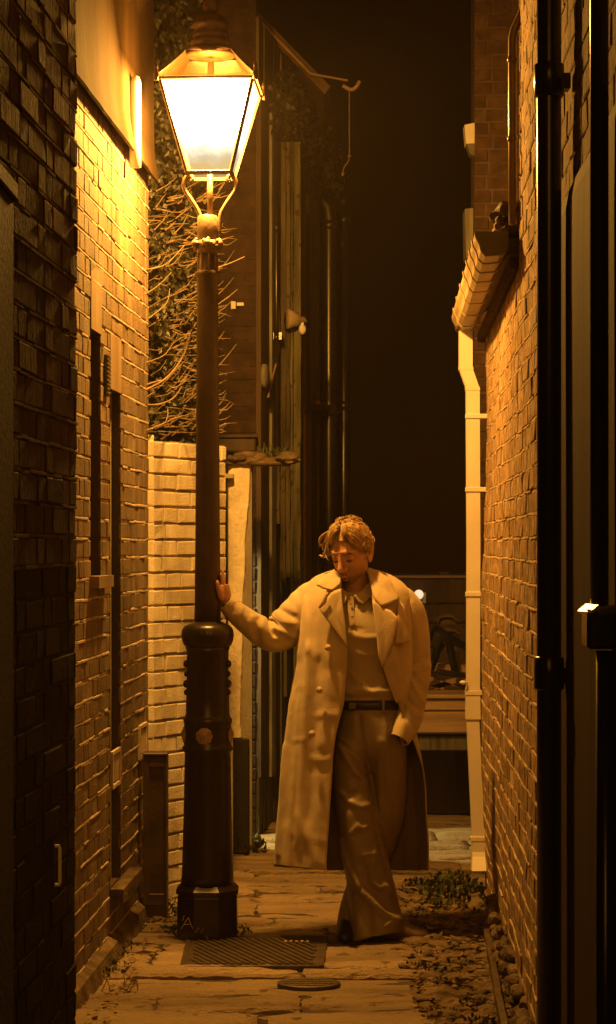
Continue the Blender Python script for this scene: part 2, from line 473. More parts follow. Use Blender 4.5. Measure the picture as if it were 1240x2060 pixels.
# dead leaves blown against the verge and wall feet
bm = nb(); r = random.Random(41)
for i in range(420):
    y = r.uniform(7.0, 9.9); x = r.uniform(.38, .70) if r.random() < .75 else (-.80 + .058 * (y - 7.55) + r.uniform(.05, .16))
    d = Vector((r.gauss(0, 1), r.gauss(0, 1), r.gauss(0, .25))).normalized(); n = (Vector((0, 0, 1)) + rv(r) * .5).normalized()
    leafquad(bm, Vector((x, y, r.uniform(.008, .04) if x > 0 else .012)), d, n, r.uniform(.02, .05), r.uniform(.006, .014))
link('leaf_litter', bm, pmat('dead_leaf', (.10, .055, .025), (.26, .16, .075), 40, .8, 0), label='scattered dead leaves lying over the stones along the alley edges', cat='leaves', kind='stuff')
# bare stalks standing in the paving, left foreground
bm = nb()
for (x0, y0), (x1, y1) in (((240, 1988), (262, 1962)), ((252, 1990), (248, 1958)), ((252, 1962), (266, 1972)), ((250, 1975), (266, 1984)), ((205, 1985), (216, 1965)), ((222, 1985), (214, 1968)), ((262, 1990), (276, 1962)), ((278, 1990), (272, 1964))):
    Y = 1.63 * F / (1990 - HY); Y = max(Y, 7.6)
    a, b = P(x0, y0, 7.66), P(x1, y1, 7.64); a.z = -.01
    tube(bm, [a, (a + b) / 2 + Vector((.003, 0, 0)), b], [.0022, .0018, .001], 5)
link('dry_stalks', bm, M['twig'], label='cluster of thin bare stalks growing from a crack in the left foreground paving', cat='weed')

# drain cover
YA, YB = 1.63 * F / (1945 - HY), 1.63 * F / (1887 - HY)
def cover():
    t = thing('drain_cover', 'ribbed rectangular iron drain cover set in the paving before the lamp post', 'drain cover')
    c = [Vector((PX(372, YA), YA, 0)), Vector((PX(642, YA), YA, 0)), Vector((PX(652, YB), YB, 0)), Vector((PX(385, YB), YB, 0))]
    bm = nb(); poly_slab(bm, [v + Vector((0, 0, .003)) for v in c], (0, 0, -.05)); link('plate', bm, M['cover'], t)
    bm = nb(); n = 17
    for i in range(-8, n):
        a0, a1 = (i + .15) / n, (i + .6) / n
        def pt(u, v):
            a = c[0].lerp(c[1], u); b = c[3].lerp(c[2], u); return a.lerp(b, v) + Vector((0, 0, .0025))
        sh = .45
        v0, v1 = .05, .95
        if a0 + sh < .03 or a0 > .97: continue
        q = []
        for (u, v) in ((a0 + sh, v0), (a1 + sh, v0), (a1, v1), (a0, v1)):
            q.append((u, v))
        # clip in u by trimming v range
        lo, hi = v0, v1
        f = lambda v: a0 + sh * (1 - (v - v0) / (v1 - v0))
        vs = [v0 + (v1 - v0) * k / 20 for k in range(21)]; vs = [v for v in vs if .03 < f(v) and f(v) + .028 < .97]
        if len(vs) < 2: continue
        lo, hi = vs[0], vs[-1]
        poly_slab(bm, [pt(f(lo), lo), pt(f(lo) + .027, lo), pt(f(hi) + .027, hi), pt(f(hi), hi)], (0, 0, .005))
    link('rib', bm, M['cover'], t)
    bm = nb()
    for i in range(5):
        p = Vector((PX(572 + 11 * i, 8.55), 8.50 + .004 * (i % 2), .008)); box(bm, p, p + Vector((.012, .03, .004)))
    link('raised_mark', bm, M['shell'], t)
    bm = nb()
    for i in range(4):
        a, b = c[i], c[(i + 1) % 4]; d = (b - a).normalized(); nrm = Vector((d.y, -d.x, 0)) * .018
        poly_slab(bm, [a + Vector((0, 0, .006)), b + Vector((0, 0, .006)), b + nrm + Vector((0, 0, .006)), a + nrm + Vector((0, 0, .006))], (0, 0, -.04))
    link('frame', bm, M['cover'], t)
cover()
t = thing('stopcock_cover', 'small oval metal stopcock cover flush in the paving below the drain cover', 'stopcock cover')
Yc = 1.63 * F / (1979 - HY); cx = PX(622, Yc)
bm = nb(); lathe(bm, [(.118, -.03), (.118, .004), (.108, .007), (.09, .005)], (0, 0), 28)
for v in bm.verts: v.co = Vector((cx + v.co.x, Yc + v.co.y * .72, v.co.z))
link('rim', bm, M['cover'], t)
bm = nb()
for i in range(9):
    for j in range(4):
        x, y = (i - 4) * .021, (j - 1.5) * .034
        if (x / .1) ** 2 + (y / .075) ** 2 < 1: box(bm, (cx + x - .006, Yc + y - .007, .002), (cx + x + .006, Yc + y + .007, .008))
link('stud', bm, M['gutter_end'], t)

# ================================================================== NEAR LEFT HOUSE (dark)
XN = lambda y: -.618 + .0605 * (y - 5.53)
house = thing('brick_house', 'dark unlit brick house wall filling the left edge of the alley', 'house')
bm = nb()
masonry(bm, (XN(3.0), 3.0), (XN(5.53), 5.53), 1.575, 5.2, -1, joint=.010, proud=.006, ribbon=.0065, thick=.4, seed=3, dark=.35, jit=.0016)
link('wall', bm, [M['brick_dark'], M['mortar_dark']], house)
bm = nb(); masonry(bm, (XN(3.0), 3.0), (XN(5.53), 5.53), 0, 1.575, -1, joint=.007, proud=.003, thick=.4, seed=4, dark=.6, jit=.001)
link('blackish_dado', bm, [M['blackish'], M['blackish']], house)
bm = nb(); y0 = 4.67
box(bm, (XN(y0) - .05, 3.3, 0), (XN(y0) + .012, y0, 2.40), bevel=.006)
box(bm, (XN(y0) - .05, 3.3, 2.40), (XN(y0) + .020, y0 + .02, 2.44), bevel=.004)
link('door_frame', bm, M['blackish'], house)
bm = nb(); a = P(93, 1702, 5.22); b = P(93, 1780, 5.22)
xw = XN(5.22)
tube(bm, [(xw + .004, 5.22, a.z), (xw + .014, 5.22, a.z), (xw + .016, 5.22, a.z - .006), (xw + .016, 5.22, b.z + .006), (xw + .014, 5.22, b.z), (xw + .004, 5.22, b.z)], .0045, 8)
link('handle', bm, M['white_pvc'], house)

# ================================================================== LEFT LIT HOUSE
XL = lambda y: -.836 + .058 * (y - 7.55)
YL0, YL1 = 6.6, 9.44
uy = lambda y: (y - YL0) * math.sqrt(1 + .058 ** 2)
house = thing('brick_house', 'lamplit brown brick house with pale mortar lines left of the street lamp', 'house')
bm = nb()
win = (uy(7.83), uy(8.06), 1.51, 2.44); dor = (uy(8.30), uy(8.58), .26, 2.25)
wfL = masonry(bm, (XL(YL0), YL0), (XL(YL1), YL1), 0, 3.30, -1, joint=.011, proud=.005, ribbon=.0058, holes=(win, dor), seed=11, dark=.45, vjoint=.009, jit=.0010)
def recess(bm, h, depth, mi=0):
    u0, u1, z0, z1 = h; e = .0
    a = [(u0, z0), (u1, z0), (u1, z1), (u0, z1)]
    for i in range(4):
        (p, q), (s, t2) = a[i], a[(i + 1) % 4]
        quad(bm, wfL(p, q, .006), wfL(s, t2, .006), wfL(s, t2, -depth), wfL(p, q, -depth), mi)
link('wall', bm, [M['brick_left'], M['mortar_light']], house)
w = None
bm = nb(); recess(bm, win, .05); u0, u1, z0, z1 = win
quad(bm, wfL(u0, z0, -.05), wfL(u1, z0, -.05), wfL(u1, z1, -.05), wfL(u0, z1, -.05))
w = link('window', bm, M['dark_wood'], house)
bm = nb(); vs = [wfL(u0 - .03, z0 - .045, .0), wfL(u1 + .10, z0 - .045, 0), wfL(u1 + .10, z0, 0), wfL(u0 - .03, z0, 0)]
poly_slab(bm, vs, wfL.n * .042); link('sill', bm, M['patch_render'], w)
bm = nb(); poly_slab(bm, [wfL(u0, z1, .0), wfL(u1 + .02, z1, 0), wfL(u1 + .02, z1 + .24, 0), wfL(u0, z1 + .24, 0)], wfL.n * .0075); link('lintel', bm, M['patch_render'], w)
bm = nb(); recess(bm, dor, .032); u0, u1, z0, z1 = dor
d = link('doorway', bm, M['brick_left'], house)
bm = nb(); quad(bm, wfL(u0, z0, -.031), wfL(u1, z0, -.031), wfL(u1, z1, -.031), wfL(u0, z1, -.031)); link('door', bm, M['white_brick'], d)
bm = nb(); poly_slab(bm, [wfL(u0, z1, 0), wfL(u1 + .01, z1, 0), wfL(u1 + .01, z1 + .22, 0), wfL(u0, z1 + .22, 0)], wfL.n * .0075); link('lintel', bm, M['patch_render'], d)
bm = nb(); poly_slab(bm, [wfL(u0 - .01, .20, 0), wfL(u1 + .28, .20, 0), wfL(u1 + .28, .26, 0), wfL(u0 - .01, .26, 0)], wfL.n * .06); link('step', bm, M['rubble'], d)
# upper render, slightly overhanging, with a swept lower lip
bm = nb(); n = 40
prof = [(.010, 3.30), (.042, 3.262), (.05, 3.268), (.046, 3.31), (.032, 3.40), (.028, 3.6), (.028, 6.2), (-.2, 6.2), (-.2, 3.3)]
rows = []
for i in range(n + 1):
    u = wfL.L * i / n + (.008 if i == n else 0)
    rows.append([bm.verts.new(wfL(u, z + (.004 * mnoise.noise(Vector((u * 9, 2, 0))) if k < 4 else 0), w_ + (.004 * mnoise.noise(Vector((u * 4, z, 0))) if 0 < k < 7 else 0))) for k, (w_, z) in enumerate(prof)])
for a, b in zip(rows, rows[1:]):
    for k in range(len(prof)): bm.faces.new((a[k], b[k], b[(k + 1) % len(prof)], a[(k + 1) % len(prof)]))
bm.faces.new(rows[0]); bm.faces.new(rows[-1])
link('upper_render', bm, M['plaster'], house)
bm = nb(); yy = 8.70; c0 = wfL(uy(yy), 0, .05)
tube(bm, [(c0.x, c0.y, 3.20), (c0.x, c0.y, 3.30), (c0.x, c0.y, 3.55), (c0.x, c0.y, 3.575), (c0.x, c0.y, 3.585)], [.024, .024, .024, .018, .004], 16)
link('glare_streak', bm, M['white_pvc'], house, smooth=True)  # white cylinder added to stand for the bright glare streak on the render
# louvred vent, air bricks, concrete foot
bm = nb(); u = uy(8.16)
poly_slab(bm, [wfL(u - .02, 2.21, .004), wfL(u + .06, 2.21, .004), wfL(u + .06, 2.37, .004), wfL(u - .02, 2.37, .004)], wfL.n * .012)
for i in range(9):
    z = 2.22 + i * .0165
    poly_slab(bm, [wfL(u - .02, z, .014), wfL(u + .06, z, .014), wfL(u + .06, z + .006, .022), wfL(u - .02, z + .006, .022)], Vector((0, 0, .004)))
link('vent', bm, M['metal_black'], house)
for (py, yy) in ((1545, 8.42), (1490, 9.22)):
    u = uy(yy); z = PZ(py, yy); bm = nb()
    for (a0, a1, c0, c1) in ((-.11, .11, -.075, -.06), (-.11, .11, .06, .075), (-.11, -.095, -.06, .06), (.095, .11, -.06, .06)):
        poly_slab(bm, [wfL(u + a0, z + c0, .004), wfL(u + a1, z + c0, .004), wfL(u + a1, z + c1, .004), wfL(u + a0, z + c1, .004)], wfL.n * .012)
    for k in range(5):
        poly_slab(bm, [wfL(u - .08 + .035 * k, z - .05, .004), wfL(u - .06 + .035 * k, z - .05, .004), wfL(u - .06 + .035 * k, z + .05, .004), wfL(u - .08 + .035 * k, z + .05, .004)], wfL.n * .008)
    link('air_brick', bm, M['mortar_light'], house)
bm = nb(); rows = []
for i in range(61):
    u = wfL.L * i / 60; k = mnoise.noise(Vector((u * 8, 0, 5)))
    rows.append([bm.verts.new(wfL(u, z, w_)) for w_, z in ((.0, .075 + .014 * k), (.038 + .006 * k, .055 + .012 * k), (.055 + .012 * k, -.03))])
for a, b in zip(rows, rows[1:]):
    for k in (0, 1): bm.faces.new((a[k], b[k], b[k + 1], a[k + 1]))
link('plinth', bm, M['rubble'], house, smooth=False)

# ================================================================== WHITEWASHED GARDEN WALL
gw = thing('garden_wall', 'whitewashed brick garden wall with dark joints right behind the lamp post', 'wall')
WA, WB = (PX(306, 9.47), 9.47), (PX(452, 9.95), 9.95)
bm = nb()
masonry(bm, WA, WB, 0, 2.10, -1, joint=.011, proud=.010, thick=.2, seed=31, dark=.62, vjoint=.006, jit=.0018, wob=.0022)
link('wall', bm, [M['white_brick'], M['white_mortar']], gw)
bm = nb()
masonry(bm, (PX(294, 9.44), 9.43), (PX(309, 9.44), 9.455), 0, 2.125, -1, blen=.2, joint=.007, proud=.006, thick=.2, seed=32, dark=.85, jit=.0015, wob=.003)
link('pier', bm, [M['white_brick'], M['lime']], gw)

# ================================================================== BOLLARD
t = thing('bollard', 'short square dark bollard with a sunken panel between left wall and lamp', 'bollard')
Yb = 9.13; c = PX(314, Yb); bm = nb(); h = PZ(1518, Yb)
box(bm, (c - .052, Yb - .045, 0), (c + .052, Yb + .05, h), bevel=.004)
link('post', bm, M['bollard'], t)
bm = nb()
for q in ((c - .052, c - .026), (c + .040, c + .052)): box(bm, (q[0], Yb - .053, .06), (q[1], Yb - .0455, h - .005), bevel=.002)
box(bm, (c - .026, Yb - .0535, h - .05), (c + .040, Yb - .0455, h - .005), bevel=.002)
box(bm, (c - .026, Yb - .0535, .06), (c + .040, Yb - .0455, .11), bevel=.002)
link('frame', bm, M['bollard'], t)
bm = nb(); box(bm, (c - .056, Yb - .058, h), (c + .056, Yb + .054, h + .012), bevel=.003); link('cap', bm, M['bollard'], t)
bm = nb()
for k in range(26):
    s = rng.uniform(.012, .03); p = Vector((c + rng.uniform(-.09, .12), Yb + rng.uniform(-.12, .06), .0)); ell(bm, p, (s * 1.3, s, s * .6), 7, 5, Matrix.Rotation(rng.uniform(0, 3), 4, 'Z'))
link('footing', bm, M['rubble'], t)
# ================================================================== STREET LAMP
YP = 8.70; SP = F / YP; CX = PX(418, YP)
zy = lambda py: PZ(py, YP)
lamp = thing('street_lamp', 'old cast iron gas style street lamp with a glowing four sided lantern', 'street lamp')
lm = M['iron']
bm = nb()
prof = [(64, 1884), (65, 1872), (64, 1800), (62, 1796), (67, 1794), (67, 1786), (60, 1780), (55, 1776)]
lathe(bm, [(r / SP, zy(y) if y < 1880 else -.01) for r, y in prof], (CX, YP), 8, rot=R(22.5))
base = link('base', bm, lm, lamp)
bm = nb()
for a, b in (((365, 1868), (379, 1846)), ((379, 1846), (388, 1868)), ((371, 1860), (385, 1859)), ((368, 1852), (371, 1842)), ((393, 1877), (401, 1866)), ((404, 1877), (410, 1867))):
    yf = YP - 64 / SP * math.cos(R(22.5)) - .001
    tube(bm, [P(*a, yf), P(*b, yf)], .0016, 5)
link('chalk_mark', bm, M['gutter'], base)
bm = nb()
prof = [(54, 1778), (52, 1760), (50, 1700), (48, 1620), (46.5, 1540), (46, 1515), (48, 1511), (51, 1508), (51, 1503), (48, 1499),
        (47.5, 1490), (47.5, 1456), (49, 1452), (49, 1446), (46, 1442), (44, 1436), (43, 1400), (42, 1340), (42.5, 1310), (45, 1300)]
lathe(bm, [(r / SP, zy(y)) for r, y in prof], (CX, YP), 32)
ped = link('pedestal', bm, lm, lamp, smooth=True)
# lid-like bulge with a gadrooned rim
bm = nb()
prof = [(44, 1301), (48, 1297), (51, 1289), (52, 1278), (51, 1267), (47, 1260), (40, 1256), (33, 1253), (28, 1250)]
lathe(bm, [(r / SP, zy(y)) for r, y in prof], (CX, YP), 72, fn=lambda a, z: 1 + .022 * math.cos(24 * a) * max(0, 1 - abs(z - zy(1276)) / .035))
link('collar', bm, lm, ped, smooth=True)
def shell(ang, py, s):
    bm = nb(); n = 9; pts = []
    for i in range(37):
        a = math.pi * (-.22 + 1.44 * i / 36)
        rr = s * (1 + .05 * math.cos(a * 9))
        pts.append((rr * math.cos(a), rr * math.sin(a) * .95))
    pts = [(-s * .32, -s * .95)] + pts[::-1] + [(s * .32, -s * .95)]
    pts = [(x, -y) for x, y in pts]
    r0 = 47.5 / SP + .004
    c_ = bm.verts.new((0, 0, 0)); vs = []
    rad = lambda x, y, q: Vector((CX + (r0 + q) * math.sin(ang + x / r0), YP - (r0 + q) * math.cos(ang + x / r0), zy(py) + y))
    c_.co = rad(0, s * .1, .010); ring = []
    for i, (x, y) in enumerate(pts): ring.append(bm.verts.new(rad(x, y, -.004 + (.003 if i % 2 else 0))))
    for i in range(len(ring)): bm.faces.new((c_, ring[i], ring[(i + 1) % len(ring)]))
    return bm
for ang in (0.0, R(82), R(-82)):
    link('shell_emblem', shell(ang - .1 if ang == 0 else ang, 1477, .036), M['shell'], ped)
bm = nb()
for ang in (R(78), R(-78), R(40), R(-40))[:2]:
    for (py, s) in ((1335, .016), (1355, .012), (1375, .017), (1392, .013)):
        r0 = 43.5 / SP; ell(bm, (CX + r0 * math.sin(ang), YP - r0 * math.cos(ang), zy(py)), (s * .8, s * .8, s), 10, 7)
link('scroll_ornament', bm, lm, ped, smooth=True)
bm = nb()
prof = [(27, 1253), (26, 1200), (25, 1100), (24, 950), (22.5, 760), (21.5, 600), (21, 560), (25, 556), (26, 552), (25, 547), (21, 545), (19, 540), (18, 512)]
lathe(bm, [(r / SP, zy(y)) for r, y in prof], (CX, YP), 28)
shaft = link('shaft', bm, pmat('brown_shaft', (.022, .012, .006), (.060, .031, .016), 16, .42, .5, 60, spec=.5, stretch=(1, 1, .4), bdist=.003), lamp, smooth=True)
bm = nb()
for k in range(8):
    a = k * math.pi / 4 + .2; r0 = 19 / SP; tube(bm, [(CX + r0 * math.cos(a), YP + r0 * math.sin(a), zy(544)), (CX + r0 * math.cos(a), YP + r0 * math.sin(a), zy(512))], .005, 6)
link('rib', bm, M['iron_lit'], shaft)
bm = nb()
ell(bm, (CX, YP, zy(494)), (.055, .055, .034), 16, 10)
for k in range(6):
    a = k * math.pi / 3 + R(-90); r0 = .056; p = Vector((CX + r0 * math.cos(a), YP + r0 * math.sin(a), zy(492)))
    ell(bm, p, (.018, .018, .018), 10, 8)
    for j in range(5):
        b_ = j * 1.257; q = p + Vector((-math.sin(a) * math.cos(b_), math.cos(a) * math.cos(b_), math.sin(b_))) * .016; ell(bm, q, (.009, .009, .009), 7, 5)
lathe(bm, [(19 / SP, zy(512)), (22 / SP, zy(508)), (20 / SP, zy(478)), (21.5 / SP, zy(470)), (21 / SP, zy(438)), (18 / SP, zy(434))], (CX, YP), 20)
link('ladder_boss', bm, M['iron_lit'], shaft, smooth=True)
# fork
LXC = PX(423, YP)
for sx in (-1, 1):
    bm = nb()
    pts = catmull([(18, 470), (20, 440), (24, 425), (38, 402), (51, 382), (53, 368), (47, 356), (40, 353), (36, 360), (39, 365)], 5)
    tube(bm, [(LXC + sx * x / SP, YP, zy(y)) for x, y in pts], .0095, 10, flat=1.5)
    link('bracket', bm, M['iron_lit'], lamp, smooth=True)
bm = nb(); tube(bm, [(LXC, YP, zy(440)), (LXC, YP, zy(346))], .0115, 12); link('gas_pipe', bm, M['iron_lit'], lamp, smooth=True)

# lantern
ROT = Matrix.Translation((PX(424.5, YP), YP, 0)) @ Matrix.Rotation(R(-3.2), 4, 'Z')
zb, zt = zy(354), zy(175); hb, ht = 44 / SP, 92 / SP
def hw(z): return hb + (ht - hb) * (z - zb) / (zt - zb)
cor = [(-1, -1), (1, -1), (1, 1), (-1, 1)]
def beam(bm, a, b, r, seg=6): tube(bm, [ROT @ Vector(a), ROT @ Vector(b)], r, seg)
bm = nb()
for sx, sy in cor:
    beam(bm, (sx * hb, sy * hb, zb), (sx * ht, sy * ht, zt), .0085)
    tube(bm, [ROT @ Vector((sx * (ht + .012), sy * (ht + .012), zt + d_)) for d_ in (-.015, .012, .03, .045, .062)], [.010, .011, .006, .008, .001], 8)
for z, h in ((zb, hb), (zt, ht)):
    for i in range(4):
        a, b = cor[i], cor[(i + 1) % 4]; beam(bm, (a[0] * h, a[1] * h, z), (b[0] * h, b[1] * h, z), .010 if z == zb else .0075)
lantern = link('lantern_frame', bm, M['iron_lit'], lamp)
pm = bpy.data.materials.new('lit_glass'); pm.use_nodes = True
nt = pm.node_tree; nt.nodes.clear(); L_ = nt.links
o_ = N(nt, 'ShaderNodeOutputMaterial'); mxs = N(nt, 'ShaderNodeMixShader'); tr = N(nt, 'ShaderNodeBsdfTransparent'); em = N(nt, 'ShaderNodeEmission')
tc = N(nt, 'ShaderNodeTexCoord'); sp = N(nt, 'ShaderNodeSeparateXYZ'); L_.new(tc.outputs['Object'], sp.inputs[0])
mr = N(nt, 'ShaderNodeMapRange'); mr.inputs[1].default_value = zb; mr.inputs[2].default_value = zt; L_.new(sp.outputs[2], mr.inputs[0])
ns = N(nt, 'ShaderNodeTexNoise'); ns.inputs['Scale'].default_value = 22; ns.inputs['Detail'].default_value = 5; L_.new(tc.outputs['Object'], ns.inputs['Vector'])
ma = N(nt, 'ShaderNodeMath', operation='MULTIPLY_ADD'); ma.inputs[1].default_value = .30; L_.new(ns.outputs[0], ma.inputs[0]); L_.new(mr.outputs[0], ma.inputs[2])
rp = N(nt, 'ShaderNodeValToRGB'); e = rp.color_ramp.elements
e[0].position = .10; e[0].color = (1.1, .62, .12, 1); e[1].position = .60; e[1].color = (4.2, 3.6, 2.6, 1)
for p_, c_ in ((.22, (1.05, .72, .24, 1)), (.33, (.86, .74, .50, 1)), (.42, (1.3, 1.12, .8, 1))):
    x = e.new(p_); x.color = c_
L_.new(ma.outputs[0], rp.inputs[0]); L_.new(rp.outputs[0], em.inputs[0]); em.inputs[1].default_value = 1.0
tr.inputs[0].default_value = (1, .97, .9, 1)
mxs.inputs[0].default_value = .45; L_.new(tr.outputs[0], mxs.inputs[1]); L_.new(em.outputs[0], mxs.inputs[2]); L_.new(mxs.outputs[0], o_.inputs[0])
for i in range(4):
    a, b = cor[i], cor[(i + 1) % 4]; bm = nb(); k = .96
    quad(bm, *[ROT @ Vector(v) for v in ((a[0] * hb * k, a[1] * hb * k, zb + .005), (b[0] * hb * k, b[1] * hb * k, zb + .005), (b[0] * ht * k, b[1] * ht * k, zt - .004), (a[0] * ht * k, a[1] * ht * k, zt - .004))])
    link('pane', bm, pm, lantern)
# domed roof, vented chimney, ball
bm = nb(); prof = [(ht + .012, zt + .004), (ht + .008, zt + .014), (.165, zt + .05), (.135, zt + .085), (.108, zt + .118), (.098, zt + .132)]
rings = []
for h, z in prof: rings.append([bm.verts.new(ROT @ Vector((sx * h, sy * h, z))) for sx, sy in cor])
for A, B in zip(rings, rings[1:]):
    for k in range(4): bm.faces.new((A[k], A[(k + 1) % 4], B[(k + 1) % 4], B[k]))
gl = bpy.data.materials.new('amber_roof_glass'); gl.use_nodes = True; nt = gl.node_tree; b_ = nt.nodes['Principled BSDF']
b_.inputs['Base Color'].default_value = (.045, .026, .011, 1); b_.inputs['Roughness'].default_value = .4
tr = N(nt, 'ShaderNodeBsdfTransparent'); tr.inputs[0].default_value = (1, .85, .6, 1); mx = N(nt, 'ShaderNodeMixShader'); mx.inputs[0].default_value = .93
nt.links.new(tr.outputs[0], mx.inputs[1]); nt.links.new(b_.outputs[0], mx.inputs[2]); nt.links.new(mx.outputs[0], nt.nodes['Material Output'].inputs[0])
roof = link('lantern_roof', bm, gl, lamp)
bm = nb()
for sx, sy in cor:
    tube(bm, [ROT @ Vector((sx * h, sy * h, z)) for h, z in prof], .005, 6)
link('hip_bar', bm, M['iron_lit'], roof)
bm = nb(); cxy = ROT @ Vector((0, 0, 0))
prof = [(50, 92), (53, 88), (53, 80), (48, 76), (40, 74), (43, 70), (44, 64), (42, 60), (37, 57), (39, 53), (39, 47), (34, 42), (36, 34), (40, 31), (40, 26), (36, 23), (33, 16), (24, 9), (12, 5), (8, 2)]
lathe(bm, [(r / SP * .94, zy(y + 23)) for r, y in prof], (cxy.x, cxy.y), 28)
ch = link('chimney', bm, M['iron_lit'], roof, smooth=True)
bm = nb(); ell(bm, (cxy.x, cxy.y, zy(13)), (.034, .034, .036)); link('finial', bm, M['iron_lit'], roof, smooth=True)
bm = nb(); zbulb = zy(205)
ell(bm, (cxy.x, cxy.y, zbulb), (.030, .030, .055)); bulb = link('bulb', bm, glowglass('hot_bulb', (1, .82, .5), 14), lantern, smooth=True)
bm = nb(); tube(bm, [(cxy.x, cxy.y, zt + .10), (cxy.x, cxy.y, zbulb + .05)], .014, 10); link('lamp_holder', bm, M['iron_lit'], lantern)
pl = bpy.data.lights.new('lamp_light', 'POINT'); pl.energy = LAMP_POWER; pl.color = AMBER; pl.shadow_soft_size = .075
plo = bpy.data.objects.new('lamp_light', pl); col.objects.link(plo); plo.parent = lamp
plo.location = (cxy.x, cxy.y - .03, zbulb)

# ================================================================== IVY AND BARE STEMS behind the lamp
ivy = thing('ivy_bush', 'dense ivy bush with bare looping stems above the whitewashed wall', 'ivy')
bm = nb(); r = random.Random(77)
for i in range(9500):
    px = r.uniform(286, 430) if r.random() < .8 else r.uniform(290, 360); py = r.uniform(-60, 905)
    d = (px - 290) / 160
    if px > 380 and py < 430 and r.random() < .55: continue
    if py < 330 and r.random() < .45: continue
    Yd = 10.15 + .5 * d + .35 * mnoise.noise(Vector((px * .02, py * .012, 1))) + r.gauss(0, .12)
    if mnoise.noise(Vector((px * .035, py * .03, 9))) > .34: continue
    p = P(px, py, Yd); nrm = (Vector((.1, -.8, .4)) + rv(r) * .7).normalized(); dd = (Vector((0, 0, -1)) + rv(r) * .9).normalized()
    leafquad(bm, p, dd, nrm, r.uniform(.022, .045), r.uniform(.008, .016))
link('leaves', bm, M['leaf'], ivy)
def stem(pts, rad, Y=9.35):
    bm = nb(); q = catmull(pts, 6)
    tube(bm, [P(x, y, Y + .25 * math.sin(i * .13)) for i, (x, y) in enumerate(q)], [rad * (1 - .6 * i / len(q)) for i in range(len(q))], 6)
    return bm
for pts, rad in (([(290, 786), (333, 762), (365, 723), (386, 670), (397, 620), (436, 571)], .0058), ([(290, 815), (326, 812), (358, 791), (393, 723)], .0055),
                 ([(290, 776), (326, 766), (351, 780), (393, 752), (436, 716)], .0045), ([(290, 868), (333, 851), (350, 842), (393, 830), (440, 806)], .005),
                 ([(290, 543), (333, 532), (372, 493)], .004), ([(430, 541), (462, 530), (493, 516)], .004), ([(292, 592), (318, 575), (345, 548)], .0032),
                 ([(318, 640), (305, 690), (300, 740)], .004), ([(333, 851), (338, 835), (337, 818)], .0035), ([(292, 802), (320, 780), (330, 770)], .003),
                 ([(300, 640), (335, 610), (342, 580)], .003), ([(292, 730), (330, 715), (350, 690), (385, 670)], .0028)):
    link('branch', stem(pts, rad), M['twig'], ivy, smooth=True)
bm = nb()
for i in range(330):
    px, py = r.uniform(290, 440), r.uniform(380, 890); a = r.uniform(-1.0, .3); l = r.uniform(15, 60)
    Y = r.uniform(9.75, 10.2); x2, y2 = px + l * math.cos(a), py + l * math.sin(a)
    tube(bm, [P(px, py, Y), P((px + x2) / 2 + 3, (py + y2) / 2 + r.uniform(-6, 6), Y), P(x2, y2, Y + .05)], [.0026, .002, .0012], 4)
link('twig', bm, M['twig'], ivy)

# ================================================================== PLASTERED PIER beyond the wall
pier = thing('plastered_pier', 'crumbling cream plastered wall end with tarred foot and broken coping right of lamp', 'wall')
Yp = 11.0
def P2(px, py): return P(px, py, Yp)
bm = nb(); xl0 = PX(452, Yp)
edge = [(503, 935), (501, 990), (497, 1040), (493, 1080), (492, 1150), (488, 1200), (487, 1290), (485, 1360), (483, 1430), (485, 1484)]
eg = catmull(edge, 6); fr = []
for i, (x, y) in enumerate(eg):
    x += 1.2 * mnoise.noise(Vector((y * .05, 0, 0)))
    fr.append((bm.verts.new(P(452, y, Yp)), bm.verts.new(P(466, y, Yp - .012)), bm.verts.new(P((466 + x) / 2, y, Yp - .02)), bm.verts.new(P(x, y, Yp - .012)), bm.verts.new(P(x + 3, y, Yp + .015)), bm.verts.new(P(x + 4, y, Yp + .16)), bm.verts.new(P(452, y, Yp + .16))))
for a, b in zip(fr, fr[1:]):
    for k in range(7): bm.faces.new((a[k], a[(k + 1) % 7], b[(k + 1) % 7], b[k]))
bm.faces.new(fr[0]); bm.faces.new(fr[-1])
link('plaster', bm, M['lime'], pier)
bm = nb(); box(bm, (-.95, Yp + .02, 0), (PX(507, Yp), Yp + .18, 2.06)); link('core', bm, M['white_brick'], pier)
bm = nb(); box(bm, (PX(470, Yp), Yp - .02, 0), (PX(502, Yp), Yp + .015, PZ(1486, Yp)), bevel=.006); link('plinth', bm, M['tar'], pier)
bm = nb(); box(bm, (PX(456, Yp), Yp - .02, 0), (PX(469, Yp), Yp + .015, PZ(1486, Yp)), bevel=.004); link('corner_strip', bm, M['lime'], pier)
bm = nb(); r = random.Random(4)
for i in range(46):
    px = r.uniform(450, 592); s = r.uniform(.016, .04)
    g = bmesh.ops.create_icosphere(bm, subdivisions=2, radius=1); o = r.uniform(0, 99)
    p = P(px, r.uniform(914, 930), Yp + r.uniform(-.06, .12))
    for v in g['verts']:
        v.co *= 1 + .35 * mnoise.noise(v.co * 1.4 + Vector((o, 0, 0))); v.co = p + Vector((v.co.x * s * 1.7, v.co.y * s, v.co.z * s * .6))
box(bm, (PX(450, Yp), Yp - .05, PZ(936, Yp)), (PX(586, Yp), Yp + .17, PZ(922, Yp)), bevel=.008)
link('coping', bm, M['rubble'], pier)
bm = nb()
for i in range(60):
    p = P(r.uniform(525, 580), r.uniform(905, 925), Yp + r.uniform(-.05, .1)); leafquad(bm, p, (Vector((0, 0, 1)) + rv(r) * .6).normalized(), rv(r), r.uniform(.03, .07), r.uniform(.003, .006))
link('tuft', bm, M['weed'], pier)
bm = nb(); tube(bm, [P(452, 905, Yp - .05), P(452, 1300, Yp - .05), P(452, 1700, Yp - .05)], .020, 12); 
pp = link('waste_pipe', bm, M['black_pipe'], pier, smooth=True)
